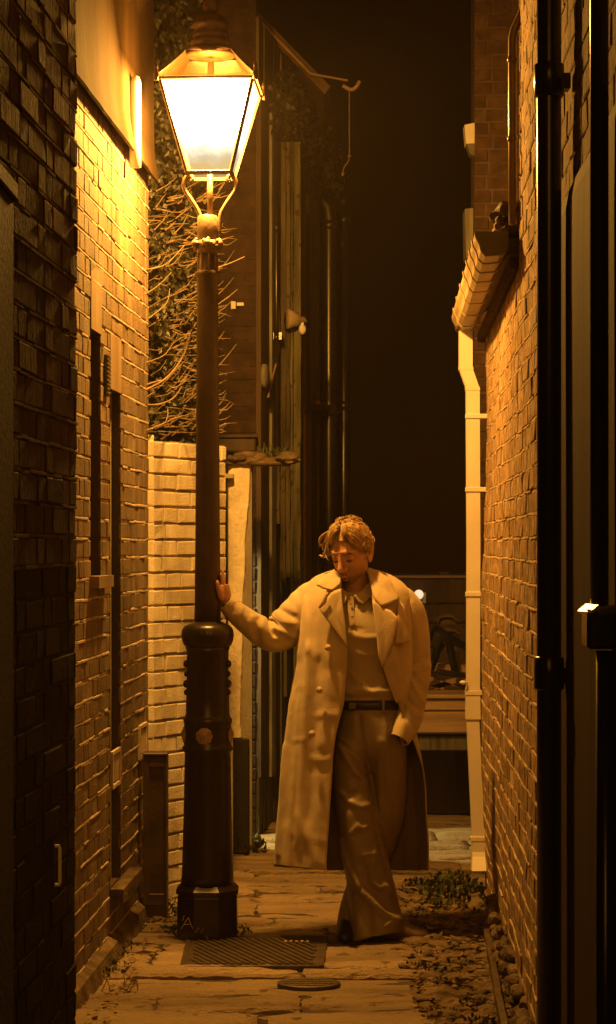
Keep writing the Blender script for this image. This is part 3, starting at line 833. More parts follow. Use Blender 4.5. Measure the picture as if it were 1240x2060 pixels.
bm = nb(); c_ = P(452, 958, Yp - .05); box(bm, c_ - Vector((.03, .03, .012)), c_ + Vector((.05, .05, .012)), bevel=.003); link('pipe_clip', bm, M['gutter'], pp)

# ================================================================== OLD TIMBER HOUSE (left, further along)
oh = thing('old_house', 'dim old brick and timber house with black soil pipes beyond the ivy', 'house')
YF = 11.75; XF = PX(515, YF)
bm = nb(); masonry(bm, (-3.2, YF), (XF, YF), 0, 5.6, -1, thick=.2, seed=51, dark=.6, proud=.005); link('front_wall', bm, [M['brick_front'], M['brick_front']], oh)
bm = nb(); box(bm, (PX(400, YF), YF - .09, PZ(910, YF)), (PX(516, YF), YF - .012, PZ(882, YF)), bevel=.008); box(bm, (PX(398, YF), YF - .11, PZ(882, YF)), (PX(519, YF), YF - .012, PZ(876, YF)), bevel=.004)
link('ledge', bm, M['dark_wood'], oh)
bm = nb()
for (px, py, w_, h_) in ((470, 615, .014, .022), (484, 613, .02, .010)):
    c_ = P(px, py, YF); box(bm, c_ - Vector((w_, .03, h_)), c_ + Vector((w_, 0, h_)), bevel=.003)
link('cable_clip', bm, M['white_pvc'], oh)
XS = lambda y: XF + .1603 * (y - YF)
wfS = WF((XF, YF), (XS(14.75), 14.75), -1)
us = lambda px: [ (y - YF) * math.sqrt(1 + .1603 ** 2) for y in [ (XF - .1603 * YF) / ((px - HX) / F - .1603) ]][0]
def zs(px, py): u = us(px); return PZ(py, YF + u / math.sqrt(1 + .1603 ** 2))
bm = nb(); u = 0; r = random.Random(8); LS = wfS.L
while u < LS:
    w_ = r.uniform(.09, .17); pr = .004 + r.random() * .014; z0 = r.choice((0, 0, .5 + r.random() * .3))
    poly_slab(bm, [wfS(u + .003, 0, -.02), wfS(min(u + w_, LS), 0, -.02), wfS(min(u + w_, LS), 4.6, -.02), wfS(u + .003, 4.6, -.02)], wfS.n * (pr + .02)); u += w_
poly_slab(bm, [wfS(0, 0, -.2), wfS(LS, 0, -.2), wfS(LS, 4.6, -.2), wfS(0, 4.6, -.2)], wfS.n * .18)
link('side_wall', bm, M['old_wood'], oh)
def strip(name, px0, px1, py0, py1, mat, pr=.03, base=.0):
    bm = nb(); u0, u1 = us(px0), us(px1); z0, z1 = zs((px0 + px1) / 2, py1), zs((px0 + px1) / 2, py0)
    n = 18; A = []
    for i in range(n + 1):
        z = z0 + (z1 - z0) * i / n; k = .004 * mnoise.noise(Vector((z * 5, px0, 0)))
        A.append([bm.verts.new(wfS(u_, z, w_)) for u_, w_ in ((u0 + k, base), (u0 + k, base + pr), (u1 - k, base + pr), (u1 - k, base))])
    for a, b in zip(A, A[1:]):
        for q in range(4): bm.faces.new((a[q], a[(q + 1) % 4], b[(q + 1) % 4], b[q]))
    bm.faces.new(A[0]); bm.faces.new(A[-1])
    return link(name, bm, mat, oh)
strip('corner_post', 515, 527, 200, 1560, M['dark_wood'], .03)
strip('corner_post', 538, 546, 230, 1560, M['pale_wood'], .028)
strip('board', 566, 573, 950, 1400, M['old_wood'], .035)
strip('board', 577, 588, 300, 1040, M['old_wood'], .03)
strip('board', 592, 600, 1000, 1190, M['plank'], .035)
strip('board', 604, 611, 430, 830, M['dark_wood'], .04)
strip('pale_board', 614, 632, 400, 820, M['pale_wood'], .03)
strip('board', 606, 618, 830, 1200, M['plank'], .03)
bm = nb(); poly_slab(bm, [wfS(us(612), zs(640, 826), .0), wfS(us(662), zs(640, 826), .0), wfS(us(662), zs(640, 818), .0), wfS(us(612), zs(640, 818), .0)], wfS.n * .10); link('shelf', bm, M['dark_wood'], oh)
def spipe(name, px, off, rad, py0, py1, hood=False, mat=M['black_pipe']):
    bm = nb(); u = us(px); z1, z0 = zs(px, py0), max(0, zs(px, py1)); pts = [wfS(u, z0, off), wfS(u, (z0 + z1) / 2, off), wfS(u, z1, off)]
    if hood: pts += [wfS(u, z1 + .07, off - .012), wfS(u, z1 + .11, off - .05), wfS(u, z1 + .12, off - .09)]
    tube(bm, pts, rad, 16)
    for zc in (z0 + (z1 - z0) * .33, z0 + (z1 - z0) * .66, z1 - .05):
        tube(bm, [wfS(u, zc - .03, off), wfS(u, zc + .03, off)], rad * 1.16, 16)
    return link(name, bm, mat, oh, smooth=True)
spipe('soil_pipe', 640, .075, .055, 440, 1660, True)
spipe('soil_pipe', 660, .11, .042, 430, 1660)
spipe('downpipe', 541, .045, .013, 230, 900)
bm = nb(); pts = catmull([(541, 560), (546, 650), (546, 700), (541, 730), (530, 770), (524, 800)], 5)
tube(bm, [wfS(us(x), zs(x, y), .045) for x, y in pts], .007, 6); link('cable', bm, M['plank'], oh, smooth=True)
bm = nb(); c_ = wfS(us(543), zs(543, 677), .045); box(bm, c_ - Vector((.03, .03, .025)), c_ + Vector((.03, .03, .025)), bevel=.004); link('junction_box', bm, M['metal_black'], oh)
bm = nb(); u = us(519); z = zs(519, 757)
tube(bm, [wfS(u, z, .03), wfS(u, z, .05), wfS(u, z, .062)], [.07, .07, .045], 20); link('bell', bm, M['pale_wood'], oh, smooth=True)
YBAY = 12.3
M['bay_a'] = pmat('peeling_board', (.03, .025, .014), (.13, .105, .06), 7, .85, 1.0, 30, stretch=(3, 3, .3), speck=(26, .60, (.03, .022, .013)), bdist=.008)
M['bay_b'] = pmat('greenish_board', (.035, .035, .019), (.14, .125, .072), 8, .85, 1.0, 30, stretch=(3, 3, .3), speck=(22, .58, (.04, .028, .015)), bdist=.008)
r = random.Random(19); x = PX(546, YBAY); xe = PX(606, YBAY)
while x < xe - .01:
    w_ = min(r.choice((.018, .026, .035, .05)), xe - x); zlo = r.choice((PZ(1190, YBAY), PZ(1060, YBAY), PZ(940, YBAY), PZ(1380, YBAY))) + r.uniform(-.1, .1); yo = r.uniform(0, .025); n = 26; A = []
    for i in range(n + 1):
        z = zlo + (PZ(285, YBAY) - zlo) * i / n; k = .005 * mnoise.noise(Vector((z * 4, x * 40, 0))); k2 = .006 * mnoise.noise(Vector((z * 7, x * 40, 5)))
        A.append([bm_ for bm_ in ((x + k, YBAY + yo, z), (x + w_ * .5, YBAY + yo - .004, z), (x + w_ - .003 + k2, YBAY + yo, z), (x + w_ - .003, YBAY + .9, z), (x, YBAY + .5, z))])
    bm = nb(); V = [[bm.verts.new(p) for p in q] for q in A]
    for a, b in zip(V, V[1:]):
        for k in range(5): bm.faces.new((a[k], a[(k + 1) % 5], b[(k + 1) % 5], b[k]))
    bm.faces.new(V[0]); bm.faces.new(V[-1]); link('bay_board', bm, M['bay_a'] if r.random() < .6 else M['bay_b'], oh); x += w_
bm = nb(); a = P(612, 644, YBAY - .06); nd = Vector((-1, -.35, .03)).normalized()
tube(bm, [a, a + nd * .03, a + nd * .035, a + nd * .10, a + nd * .105], [.022, .024, .035, .060, .058], 14)
tube(bm, [a, a + Vector((.01, .08, 0))], .012, 8)
fl = link('floodlight', bm, M['gutter'], oh, smooth=True)
bm = nb(); c_ = a + Vector((-.01, -.01, -.055)); ell(bm, c_, (.022, .022, .03), 10, 8); box(bm, c_ + Vector((-.008, -.008, .02)), c_ + Vector((.008, .008, .06))); link('sensor', bm, M['white_pvc'], fl)
# roof: verge, eaves gutter and a loose cable
YR = 12.4
bm = nb(); a, b, c_ = P(470, 0, YR), P(625, 160, YR), P(720, 165, YR)
b2 = b + (b - a).normalized() * .12
poly_slab(bm, [a + (a - b) * .8, b2, b2 + Vector((.035, 0, .045)), a + (a - b) * .8 + Vector((.035, 0, .045))], (0, 2.6, 0)); link('roof', bm, M['tile'], oh)
bm = nb(); tube(bm, [a + (a - b) * .8 + Vector((0, -.02, .03)), b + Vector((0, -.02, .03))], .009, 6); tube(bm, [b + Vector((0, -.02, .03)), P(700, 162, YR)], .007, 6); link('verge', bm, M['plank'], oh)
bm = nb()
pts = catmull([(690, 172), (705, 180), (716, 176), (724, 163)], 5); tube(bm, [P(x, y, YR) for x, y in pts], .012, 8); link('gutter', bm, M['plank'], oh, smooth=True)
bm = nb(); pts = catmull([(703, 182), (703, 250), (703, 312), (700, 326), (692, 338), (690, 352)], 4); tube(bm, [P(x, y, YR) for x, y in pts], .004, 5); ell(bm, P(703, 314, YR), (.011, .011, .011), 8, 6); ell(bm, P(690, 350, YR), (.010, .010, .014), 8, 6); link('loose_cable', bm, M['twig'], oh)
bm = nb(); r = random.Random(13)
for i in range(900):
    t_ = r.random(); px = 535 + 125 * t_ + r.gauss(0, 10); py = 195 + 165 * t_ ** 1.3 + r.gauss(0, 30)
    u = min(LS - .05, us(min(px, 660))); leafquad(bm, wfS(u, zs(min(px, 660), py), r.uniform(.03, .14)), (Vector((0, 0, -1)) + rv(r)).normalized(), rv(r), r.uniform(.03, .06), r.uniform(.01, .022))
link('climbing_ivy', bm, M['leaf'], oh)
# ================================================================== RIGHT NEAR HOUSE: rough brick over stained render, drain pipes
XR = lambda y: .713 + .036 * (y - 6.5)
uyR = lambda y, y0: (y - y0) * math.sqrt(1 + .036 ** 2)
rh = thing('brick_house', 'tall rough brick house on the right with two black drain pipes and stained render', 'house')
bm = nb(); wob = lambda u, z: .006 * mnoise.noise(Vector((u * 1.3, z * 1.1, 4)))
wfR = masonry(bm, (XR(3.2), 3.2), (XR(6.52), 6.52), 2.45, 6.0, 1, joint=.007, proud=.004, thick=.4, seed=61, dark=.45, jit=.0014, wob=.003, bulge=wob)
masonry(bm, (XR(6.52), 6.52), (XR(7.29), 7.29), 2.60, 6.0, 1, joint=.008, proud=.004, thick=.4, seed=62, dark=.45, jit=.0014, wob=.003, bulge=wob)
link('wall', bm, [M['brick_right'], M['mortar_right']], rh)
bm = nb(); prof = [(-.3, -.02), (.018, -.02), (.020, 1.2), (.022, 2.3), (.022, 2.47), (.016, 2.51), (.0, 2.53), (-.3, 2.53)]
rows = []
uend = uyR(5.74, 3.2)
for i in range(31):
    u = uend * i / 30; rows.append([bm.verts.new(wfR(u, z, w_ + (.003 * mnoise.noise(Vector((u * 2, z * 2, 7))) if w_ > 0 else 0))) for w_, z in prof])
for a, b in zip(rows, rows[1:]):
    for k in range(len(prof)): bm.faces.new((a[k], b[k], b[(k + 1) % len(prof)], a[(k + 1) % len(prof)]))
bm.faces.new(rows[0]); bm.faces.new(rows[-1])
link('render_coat', bm, M['plaster_low'], rh, smooth=False)
# lower stretch of brick between render and the low building
bm = nb(); YA0 = PX(1105, 5.25)
tube(bm, [(YA0, 5.25, -.02), (YA0, 5.25, 2.0), (YA0, 5.25, 5.8)], .031, 20)
for py in (160, 1352):
    z = PZ(py, 5.25); tube(bm, [(YA0, 5.25, z - .045), (YA0, 5.25, z - .04), (YA0, 5.25, z + .035), (YA0, 5.25, z + .04)], [.033, .038, .038, .033], 20)
pa = link('drain_pipe', bm, M['black_pipe'], rh, smooth=True)
bm = nb()
for py in (166, 1358):
    z = PZ(py, 5.25); box(bm, (YA0 - .01, 5.225, z - .02), (XR(5.25) - .01, 5.275, z + .02), bevel=.003)
link('pipe_bracket', bm, M['black_pipe'], pa)
XB = PX(1206, 4.15); bm = nb()
tube(bm, [(XB, 4.15, PZ(1240, 4.15)), (XB, 4.15, 3.2), (XB, 4.15, 5.6)], .0185, 18); pb = link('drain_pipe', bm, M['black_pipe'], rh, smooth=True)
bm = nb(); zt_ = PZ(1228, 4.15)
box(bm, (XB - .030, 4.105, zt_ - .075), (XR(4.15) - .021, 4.195, zt_), bevel=.006); hop = link('hopper', bm, M['metal_black'], pb)
bm = nb(); n1 = Vector((-.6, -.16, .78)).normalized(); e1 = Vector((.16, -.6, 0)).normalized(); e2 = n1.cross(e1).normalized()
for c_, l1, l2 in ((Vector((XB - .026, 4.125, zt_ + .006)), .026, .011), (Vector((XB + .016, 4.103, zt_ + .006)), .026, .007)):
    if l2 < .01: d1, d2 = Vector((1, 0, .12)).normalized(), Vector((-.05, -.35, .5)).normalized() * 1
    else: d1, d2 = Vector((.35, -.94, -.01)).normalized(), e2
    poly_slab(bm, [c_ - d1 * l1 - d2 * l2, c_ + d1 * l1 - d2 * l2, c_ + d1 * l1 + d2 * l2, c_ - d1 * l1 + d2 * l2], -n1 * .006)
box(bm, (XB - .030, 4.104, zt_ + .0005), (XR(4.15) - .021, 4.197, zt_ + .004), bevel=.001)
link('hopper_rim', bm, M['latch'], hop)
bm = nb(); tube(bm, [(XB + .012, 4.15, -.02), (XB + .012, 4.15, .6), (XB + .012, 4.15, zt_ - .08)], .019, 14); link('lower_pipe', bm, M['black_pipe'], pb, smooth=True)
# far corner rainwater pipe of the tall part, with swan neck
bm = nb(); yq = 7.25
pts = [P(1056, -40, yq), P(1056, 0, yq), P(1052, 22, yq), P(1034, 62, yq), P(1031, 78, yq), P(1031, 250, yq), P(1032, 452, yq)]
tube(bm, pts, .0145, 12); 
for py in (120, 280): tube(bm, [P(1031, py - 5, yq), P(1031, py + 5, yq)], .018, 12)
link('rainwater_pipe', bm, pmat('brown_pipe', (.16, .11, .06), (.24, .17, .10), 9, .3, .15, 40), rh, smooth=True)

# ================================================================== LOW BRICK BUILDING with white downpipe
lb = thing('outbuilding', 'low bulging rough brick outbuilding with cream downpipe and deep gutter on the right', 'outbuilding')
bm = nb(); L_ = uyR(9.9, 5.74)
bul = lambda u, z: .016 * math.sin((z - .3) * 2.1) * min(1, u / 3) + .010 * mnoise.noise(Vector((u * 1.2, z * 1.4, 2))) + .006 * mnoise.noise(Vector((u * 4, z * 4, 2)))
masonry(bm, (XR(5.74), 5.74), (XR(9.9), 9.9), 0, 2.62, 1, joint=.008, proud=.004, thick=.4, seed=71, dark=.5, jit=.0014, wob=.0035, bulge=bul, ribbon=.0048)
link('wall', bm, [M['brick_right'], M['mortar_right']], lb)
bm = nb(); r = random.Random(3)
for i in range(150):
    y = r.uniform(5.8, 9.0); s = r.uniform(.014, .036); g = bmesh.ops.create_icosphere(bm, subdivisions=2, radius=1); o = r.uniform(0, 99)
    p = Vector((XR(y) - r.uniform(.0, .035), y, r.uniform(0, .13)))
    for v in g['verts']: v.co *= 1 + .3 * mnoise.noise(v.co * 1.5 + Vector((o, 0, 0))); v.co = p + Vector((v.co.x * s, v.co.y * s * 1.6, v.co.z * s * .9))
link('stone_footing', bm, M['rubble'], lb)
bm = nb(); z0 = 2.70
poly_slab(bm, [(.68, 7.40, z0 + .03), (2.4, 7.40, z0 + .95), (2.4, 10.4, z0 + .95), (.78, 10.4, z0 + .03)], (0, 0, .04))
for i in range(24):
    y = 7.40 + i * .125; poly_slab(bm, [(.665 + .037 * (y - 7.3), y, z0 + .064), (.665 + .037 * (y - 7.3), y + .118, z0 + .068), (2.4, y + .118, z0 + .99), (2.4, y, z0 + .99)], (0, 0, .012))
link('roof', bm, M['tile'], lb)
bm = nb()
r = random.Random(33)
for i in range(26):   # ragged mortar and tile ends over the gutter's near end
    p = Vector((r.uniform(.66, .76), r.uniform(7.30, 7.42), z0 + r.uniform(.0, .12))); s = r.uniform(.015, .03)
    g = bmesh.ops.create_icosphere(bm, subdivisions=2, radius=1); o = r.uniform(0, 99)
    for v in g['verts']: v.co *= 1 + .35 * mnoise.noise(v.co * 1.6 + Vector((o, 0, 0))); v.co = p + v.co * s
link('verge_mortar', bm, M['tile'], lb)
# ogee gutter: section swept along the eaves, thicker ribs at its joints
sec = [(.060, .05), (.060, -.012), (.035, -.030), (-.018, -.034), (-.034, -.016), (-.040, .008), (-.052, .030), (-.056, .05)]
GX = lambda y: .634 + .0385 * (y - 7.25)
def gsec(y, k=1.0, dz=0): return [Vector((GX(y) + x * k, y, 2.665 + (z - .01) * k + .01 + dz)) for x, z in sec]
def sweep(bm, ys, k=1.0):
    rows = [[bm.verts.new(v) for v in gsec(y, k)] for y in ys]
    for a, b in zip(rows, rows[1:]):
        for i in range(len(sec)): bm.faces.new((a[i], b[i], b[(i + 1) % len(sec)], a[(i + 1) % len(sec)]))
    bm.faces.new(rows[0]); bm.faces.new(rows[-1])
bm = nb(); sweep(bm, [7.26 + i * .1 for i in range(28)], .96)
gt = link('gutter', bm, M['gutter'], lb)
bm = nb(); sweep(bm, [7.246, 7.262], 1.02); link('gutter_end', bm, M['gutter_end'], gt)
for y in (7.45, 7.7, 7.98, 8.3, 8.7, 9.15, 9.6):
    bm = nb(); sweep(bm, [y, y + .05], 1.06); link('gutter_joint', bm, M['gutter'], gt)
bm = nb(); r = random.Random(2)
for i in range(90):
    y = 7.35 + i * .03; x = GX(y) + .073 + .014 * (i % 2); box(bm, (x, y, 2.60), (x + .02, y + .016, 2.64))
box(bm, (GX(7.3) + .062, 7.3, 2.642), (GX(7.3) + .13, 9.9, 2.70)); link('eaves_course', bm, M['tile'], lb)
# square downpipe
YD = 9.82
def sq(bm, pts, hw_):
    rows = []
    for p in pts:
        p = Vector(p); rows.append([bm.verts.new(p + Vector(v)) for v in ((-hw_, -hw_, 0), (hw_, -hw_, 0), (hw_, hw_, 0), (-hw_, hw_, 0))])
    for a, b in zip(rows, rows[1:]):
        for k in range(4): bm.faces.new((a[k], a[(k + 1) % 4], b[(k + 1) % 4], b[k]))
    bm.faces.new(rows[0]); bm.faces.new(rows[-1])
bm = nb(); hwp = 13.2 * YD / F
sq(bm, [P(937, 655, YD), P(937, 742, YD), P(951, 782, YD), P(952.5, 1100, YD), P(951.5, 1440, YD)], hwp)
dp = link('downpipe', bm, M['white_pvc'], lb)
bm = nb(); sq(bm, [P(951, 1436, YD), P(951.5, 1452, YD), P(964, 1725, YD)], hwp * .93); link('lower_length', bm, M['white_pvc'], dp)
bm = nb(); sq(bm, [P(951.5, 1384, YD), P(951.5, 1436, YD)], hwp * 1.07); sq(bm, [P(951.5, 1424, YD), P(951.5, 1446, YD)], hwp * 1.10); sq(bm, [P(937, 738, YD), P(938, 745, YD)], hwp * 1.06); sq(bm, [P(950, 779, YD), P(951.3, 786, YD)], hwp * 1.06)
link('socket', bm, M['white_pvc'], dp)
bm = nb(); sq(bm, [P(964, 1690, YD), P(964, 1716, YD)], hwp * 1.08)
a = P(964, 1712, YD); b = P(962, 1748, YD - .05)
sq(bm, [a, a - Vector((0, .01, .02)), b - Vector((0, .03, 0))], hwp * 1.1); link('shoe', bm, M['white_pvc'], dp)
for py, x in ((838, 952), (985, 952), (1195, 952), (1393, 951), (1686, 962)):
    bm = nb(); c_ = P(x, py, YD); box(bm, c_ - Vector((hwp + .006, hwp + .005, .011)), c_ + Vector((hwp + .05, hwp * .2, .011)), bevel=.002); link('bracket', bm, M['white_pvc'], dp)
for (px, py) in ((978, 1260), (932, 1373)):
    t = None; bm = nb(); c_ = P(px, py, 9.78); ell(bm, c_, (.017, .014, .010), 10, 7); tube(bm, [c_, c_ + Vector((.05, .03, 0))], .004, 6); link('wall_knob', bm, M['white_pvc'], lb)

# timber kerb strip beside the verge
bm = nb(); n = 24; rows = []
for i in range(n + 1):
    y = 5.4 + 3.3 * i / n; x = XR(y) - .115 + .05 * (i / n); k = .004 * mnoise.noise(Vector((y * 5, 0, 0)))
    rows.append([bm.verts.new(v) for v in ((x + k, y, -.04), (x + k, y, .055), (x + .022 + k, y, .06), (x + .022, y, -.04), )])
for a, b in zip(rows, rows[1:]):
    for q in range(4): bm.faces.new((a[q], b[q], b[(q + 1) % 4], a[(q + 1) % 4]))
bm.faces.new(rows[0]); bm.faces.new(rows[-1]); link('kerb', bm, M['dark_wood'], kind='structure')

# ================================================================== TALL RED BRICK HOUSE beyond
fh = thing('brick_house', 'tall red brick house with a small pale alarm box behind the low outbuilding', 'house')
YH = 11.6; XH = PX(955, YH)
bm = nb(); masonry(bm, (XH, YH), (3.6, YH), 0, 6.4, -1, joint=.012, proud=.006, thick=.25, seed=81, dark=.45, jit=.002)
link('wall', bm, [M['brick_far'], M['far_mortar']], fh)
bm = nb(); poly_slab(bm, [(XH, YH + .25, 0), (XH, YH + .25, 6.4), (XH + .45, 14, 6.4), (XH + .45, 14, 0)], (.2, 0, 0)); link('side_wall', bm, M['brick_far'], fh)
bm = nb(); poly_slab(bm, [P(935, 251, YH), P(956, 247, YH), P(956, 288, YH), P(938, 289, YH)], (0, .12, 0)); ab = link('alarm_box', bm, M['white_pvc'], fh)
bm = nb(); poly_slab(bm, [P(939, 290, YH), P(956, 289, YH), P(956, 314, YH), P(947, 310, YH)], (0, .1, 0)); link('alarm_base', bm, M['gutter_end'], ab)
bm = nb(); poly_slab(bm, [P(936, 420, YH + .1), P(957, 418, YH + .1), P(957, 520, YH + .1), P(938, 520, YH + .1)], (0, .2, 0)); link('shutter', bm, M['pale_wood'], fh)

# ================================================================== YARD AT THE END
bw = thing('back_fence', 'dark horizontal board fence closing the yard behind the man', 'fence')
YB_ = 15.6
bm = nb(); r = random.Random(6)
for i, (a, b) in enumerate(((1164, 1213), (1216, 1252), (1255, 1300), (1303, 1350), (1353, 1400), (1403, 1530))):
    box(bm, (-1.5, YB_ + r.uniform(0, .006), PZ(b, YB_)), (3.2, YB_ + .03, PZ(a, YB_)), bevel=.004)
link('boards', bm, M['dark_wood'], bw)
bm = nb(); box(bm, (-1.5, YB_ - .03, PZ(1163, YB_)), (3.2, YB_ + .05, PZ(1157, YB_)), bevel=.004); link('capping', bm, M['plank'], bw)
bm = nb()
for x in (.5, .98, 1.6): box(bm, (x, YB_ + .032, 0), (x + .08, YB_ + .12, PZ(1150, YB_)), bevel=.004)
link('post', bm, M['dark_wood'], bw)
gl_ = thing('globe_lamp', 'small lit white globe lamp on a square plate on the back fence', 'lamp')
bm = nb(); c_ = P(844, 1203, YB_ - .03); box(bm, c_ - Vector((.052, .004, .042)), c_ + Vector((.052, .02, .042)), bevel=.004); link('plate', bm, M['gutter'], gl_)
bm = nb(); ell(bm, P(843, 1196, YB_ - .075), (.036, .036, .036)); link('globe', bm, emat('white_globe', (1, .86, .58), .75), gl_, smooth=True)
bm = nb(); tube(bm, [P(843, 1205, YB_ - .03), P(843, 1203, YB_ - .06)], .014, 10); link('holder', bm, M['metal_black'], gl_)

tb = thing('timber_bench', 'heavy low plank bench across the alley end behind the man\'s hip', 'bench')
YT = 12.1
bm = nb(); box(bm, (.20, YT, PZ(1476, YT)), (1.45, YT + .07, PZ(1432, YT)), bevel=.010); box(bm, (.20, YT + .012, PZ(1430, YT)), (1.45, YT + .07, PZ(1406, YT)), bevel=.006)
link('front_board', bm, M['plank'], tb)
bm = nb(); box(bm, (.18, YT - .015, PZ(1405, YT)), (1.47, YT + .6, PZ(1397, YT)), bevel=.004); link('top', bm, M['plank'], tb)
bm = nb(); box(bm, (.24, YT + .05, PZ(1512, YT)), (1.45, YT + .11, PZ(1482, YT)), bevel=.006); link('lower_board', bm, M['old_wood'], tb)
for x in (.24, 1.36):
    bm = nb(); box(bm, (x, YT + .12, 0), (x + .08, YT + .2, PZ(1482, YT)), bevel=.005); link('leg', bm, M['dark_wood'], tb)
bm = nb(); box(bm, (.2, YT + .55, 0), (1.45, YT + .58, PZ(1406, YT)), bevel=.004); link('back_panel', bm, M['dark_wood'], tb)

# upturned picnic table with black steel frame lying on the bench
pt_ = thing('picnic_table', 'upturned picnic table with black steel frame resting on the plank bench', 'table')
Yq = 12.35
for (a, b, w_) in ((( 930, 1392), (842, 1362), .05), ((938, 1362), (846, 1392), .03), ((940, 1345), (842, 1342), .045)):
    bm = nb(); p, q = P(*a, Yq + .12), P(*b, Yq + .12); d = (q - p).normalized(); n_ = Vector((-d.z, 0, d.x)) * w_ * .5
    poly_slab(bm, [p - n_, q - n_, q + n_, p + n_], (0, .12, 0)); link('plank', bm, M['plank'], pt_)
bm = nb(); tube(bm, [P(846, 1372, Yq), P(868, 1345, Yq), P(886, 1290, Yq), P(890, 1283, Yq), P(898, 1284, Yq), P(903, 1290, Yq), P(917, 1356, Yq)], [.022, .022, .024, .026, .026, .024, .022], 4); link('frame', bm, M['metal_black'], pt_)
bm = nb(); tube(bm, [P(838, 1340, Yq + .2), P(866, 1278, Yq + .2), P(876, 1262, Yq + .2), P(936, 1300, Yq + .2), P(945, 1330, Yq + .2)], .020, 4); link('frame', bm, M['metal_black'], pt_)
bm = nb(); p, q = P(882, 1352, Yq - .02), P(942, 1360, Yq - .02); tube(bm, [p, q], .018, 4); link('foot', bm, M['metal_black'], pt_)
for k, (y0, dx) in enumerate(((1240, 0), (1268, 4), (1292, 6))):
    bm = nb(); pts = catmull([(880 + dx, y0 + 12), (884 + dx, y0 + 3), (896 + dx, y0 - 1), (912 + dx, y0 + 1), (920 + dx, y0 + 8)], 4)
    tube(bm, [P(x, y, 13.0) for x, y in pts], .014, 6); 
    poly_slab(bm, [P(882 + dx, y0 + 12, 13.02), P(888 + dx, y0 + 3, 13.02), P(914 + dx, y0 + 3, 13.02), P(921 + dx, y0 + 11, 13.02), P(920 + dx, y0 + 16, 13.02), P(884 + dx, y0 + 17, 13.02)], (0, .03, 0))
    o = link('chair_back', bm, M['dark_wood'], None)
    tag(o, ('uppermost', 'middle', 'lowest')[k] + ' curved dark chair back stacked behind the picnic table frame', 'chair', 'chair backs stacked behind the picnic table')

# assumed cool light, added unseen in the side passage behind the plastered pier
pl_ = thing('assumed_passage_light', 'assumed cool bulkhead light added out of view in the side passage behind the plastered pier', 'lamp')
pc = Vector((-1.15, 11.52, 1.75))
bm = nb(); box(bm, pc + Vector((-.06, .16, -.05)), pc + Vector((.06, .225, .05)), bevel=.006); box(bm, pc + Vector((-.015, .02, .03)), pc + Vector((.015, .17, .045))); link('housing', bm, M['metal_black'], pl_)
bm = nb(); ell(bm, pc, (.03, .03, .03)); gb = link('glass', bm, glowglass('cool_glass', (.8, 1, .85), 6), pl_, smooth=True)
sl = bpy.data.lights.new('assumed_passage_beam', 'SPOT'); sl.energy = 300; sl.color = (1.0, .80, .28); sl.spot_size = R(100); sl.spot_blend = .3; sl.shadow_soft_size = .03  # spot added to make the pale strip of light on the ground
so = bpy.data.objects.new('assumed_passage_beam', sl); col.objects.link(so); so.parent = pl_
so.location = pc + Vector((.05, 0, 0)); so.rotation_euler = (Vector((0.0, 11.42, 0.1)) - so.location).to_track_quat('-Z', 'Y').to_euler()
# ================================================================== THE MAN
YM = 8.62; SM = F / YM          # px per metre where he stands
def m(px): return px / SM
def Q(px, py, dy=0.0):   # he leans back a little against the pull of his arm
    return P(px, py, YM + dy + .16 * max(0.0, (1880 - py) / 700))

def evaluated(o, name, parent, mats, smooth=True):
    dg = bpy.context.evaluated_depsgraph_get(); dg.update()
    me = bpy.data.meshes.new_from_object(o.evaluated_get(dg)); me.name = name
    old = o.data; bpy.data.objects.remove(o); bpy.data.meshes.remove(old)
    me.materials.clear()
    for x in mats: me.materials.append(x)
    for p in me.polygons: p.use_smooth = smooth; p.material_index = 0
    o2 = bpy.data.objects.new(name, me); col.objects.link(o2)
    if parent is not None: o2.parent = parent
    return o2

def remeshed(bm, name, parent, mats, voxel, smooth_it=4, fac=.5):
    o = link('work', bm, mats)
    a = o.modifiers.new('r', 'REMESH'); a.mode = 'VOXEL'; a.voxel_size = voxel
    b = o.modifiers.new('s', 'SMOOTH'); b.iterations = smooth_it; b.factor = fac
    return evaluated(o, name, parent, mats)

def folds(o, lst, back=False, soft=2):
    """push vertices along their normal near image-space polylines: (points, width px, height mm)"""
    me = o.data
    for v in me.vertices:
        if v.normal.y > .25 and not back: continue
        px, py = toP(v.co); dsp = 0
        for pts, w, h in lst:
            best = 1e9
            for (ax, ay), (bx, by) in zip(pts, pts[1:]):
                dx, dy = bx - ax, by - ay; l2 = dx * dx + dy * dy
                t = max(0, min(1, ((px - ax) * dx + (py - ay) * dy) / l2)); ex, ey = px - ax - t * dx, py - ay - t * dy
                d2 = ex * ex + ey * ey
                if d2 < best: best = d2
            if best < 9 * w * w: dsp += h * .001 * math.exp(-best / (w * w))
        if dsp: v.co += (v.normal * .5 + Vector((0, -.5, 0))) * dsp
    bm = bmesh.new(); bm.from_mesh(me)
    for _ in range(soft): bmesh.ops.smooth_vert(bm, verts=[v for v in bm.verts if not v.is_boundary], factor=.5, use_axis_x=True, use_axis_y=True, use_axis_z=True)
    bm.to_mesh(me); bm.free(); me.update()

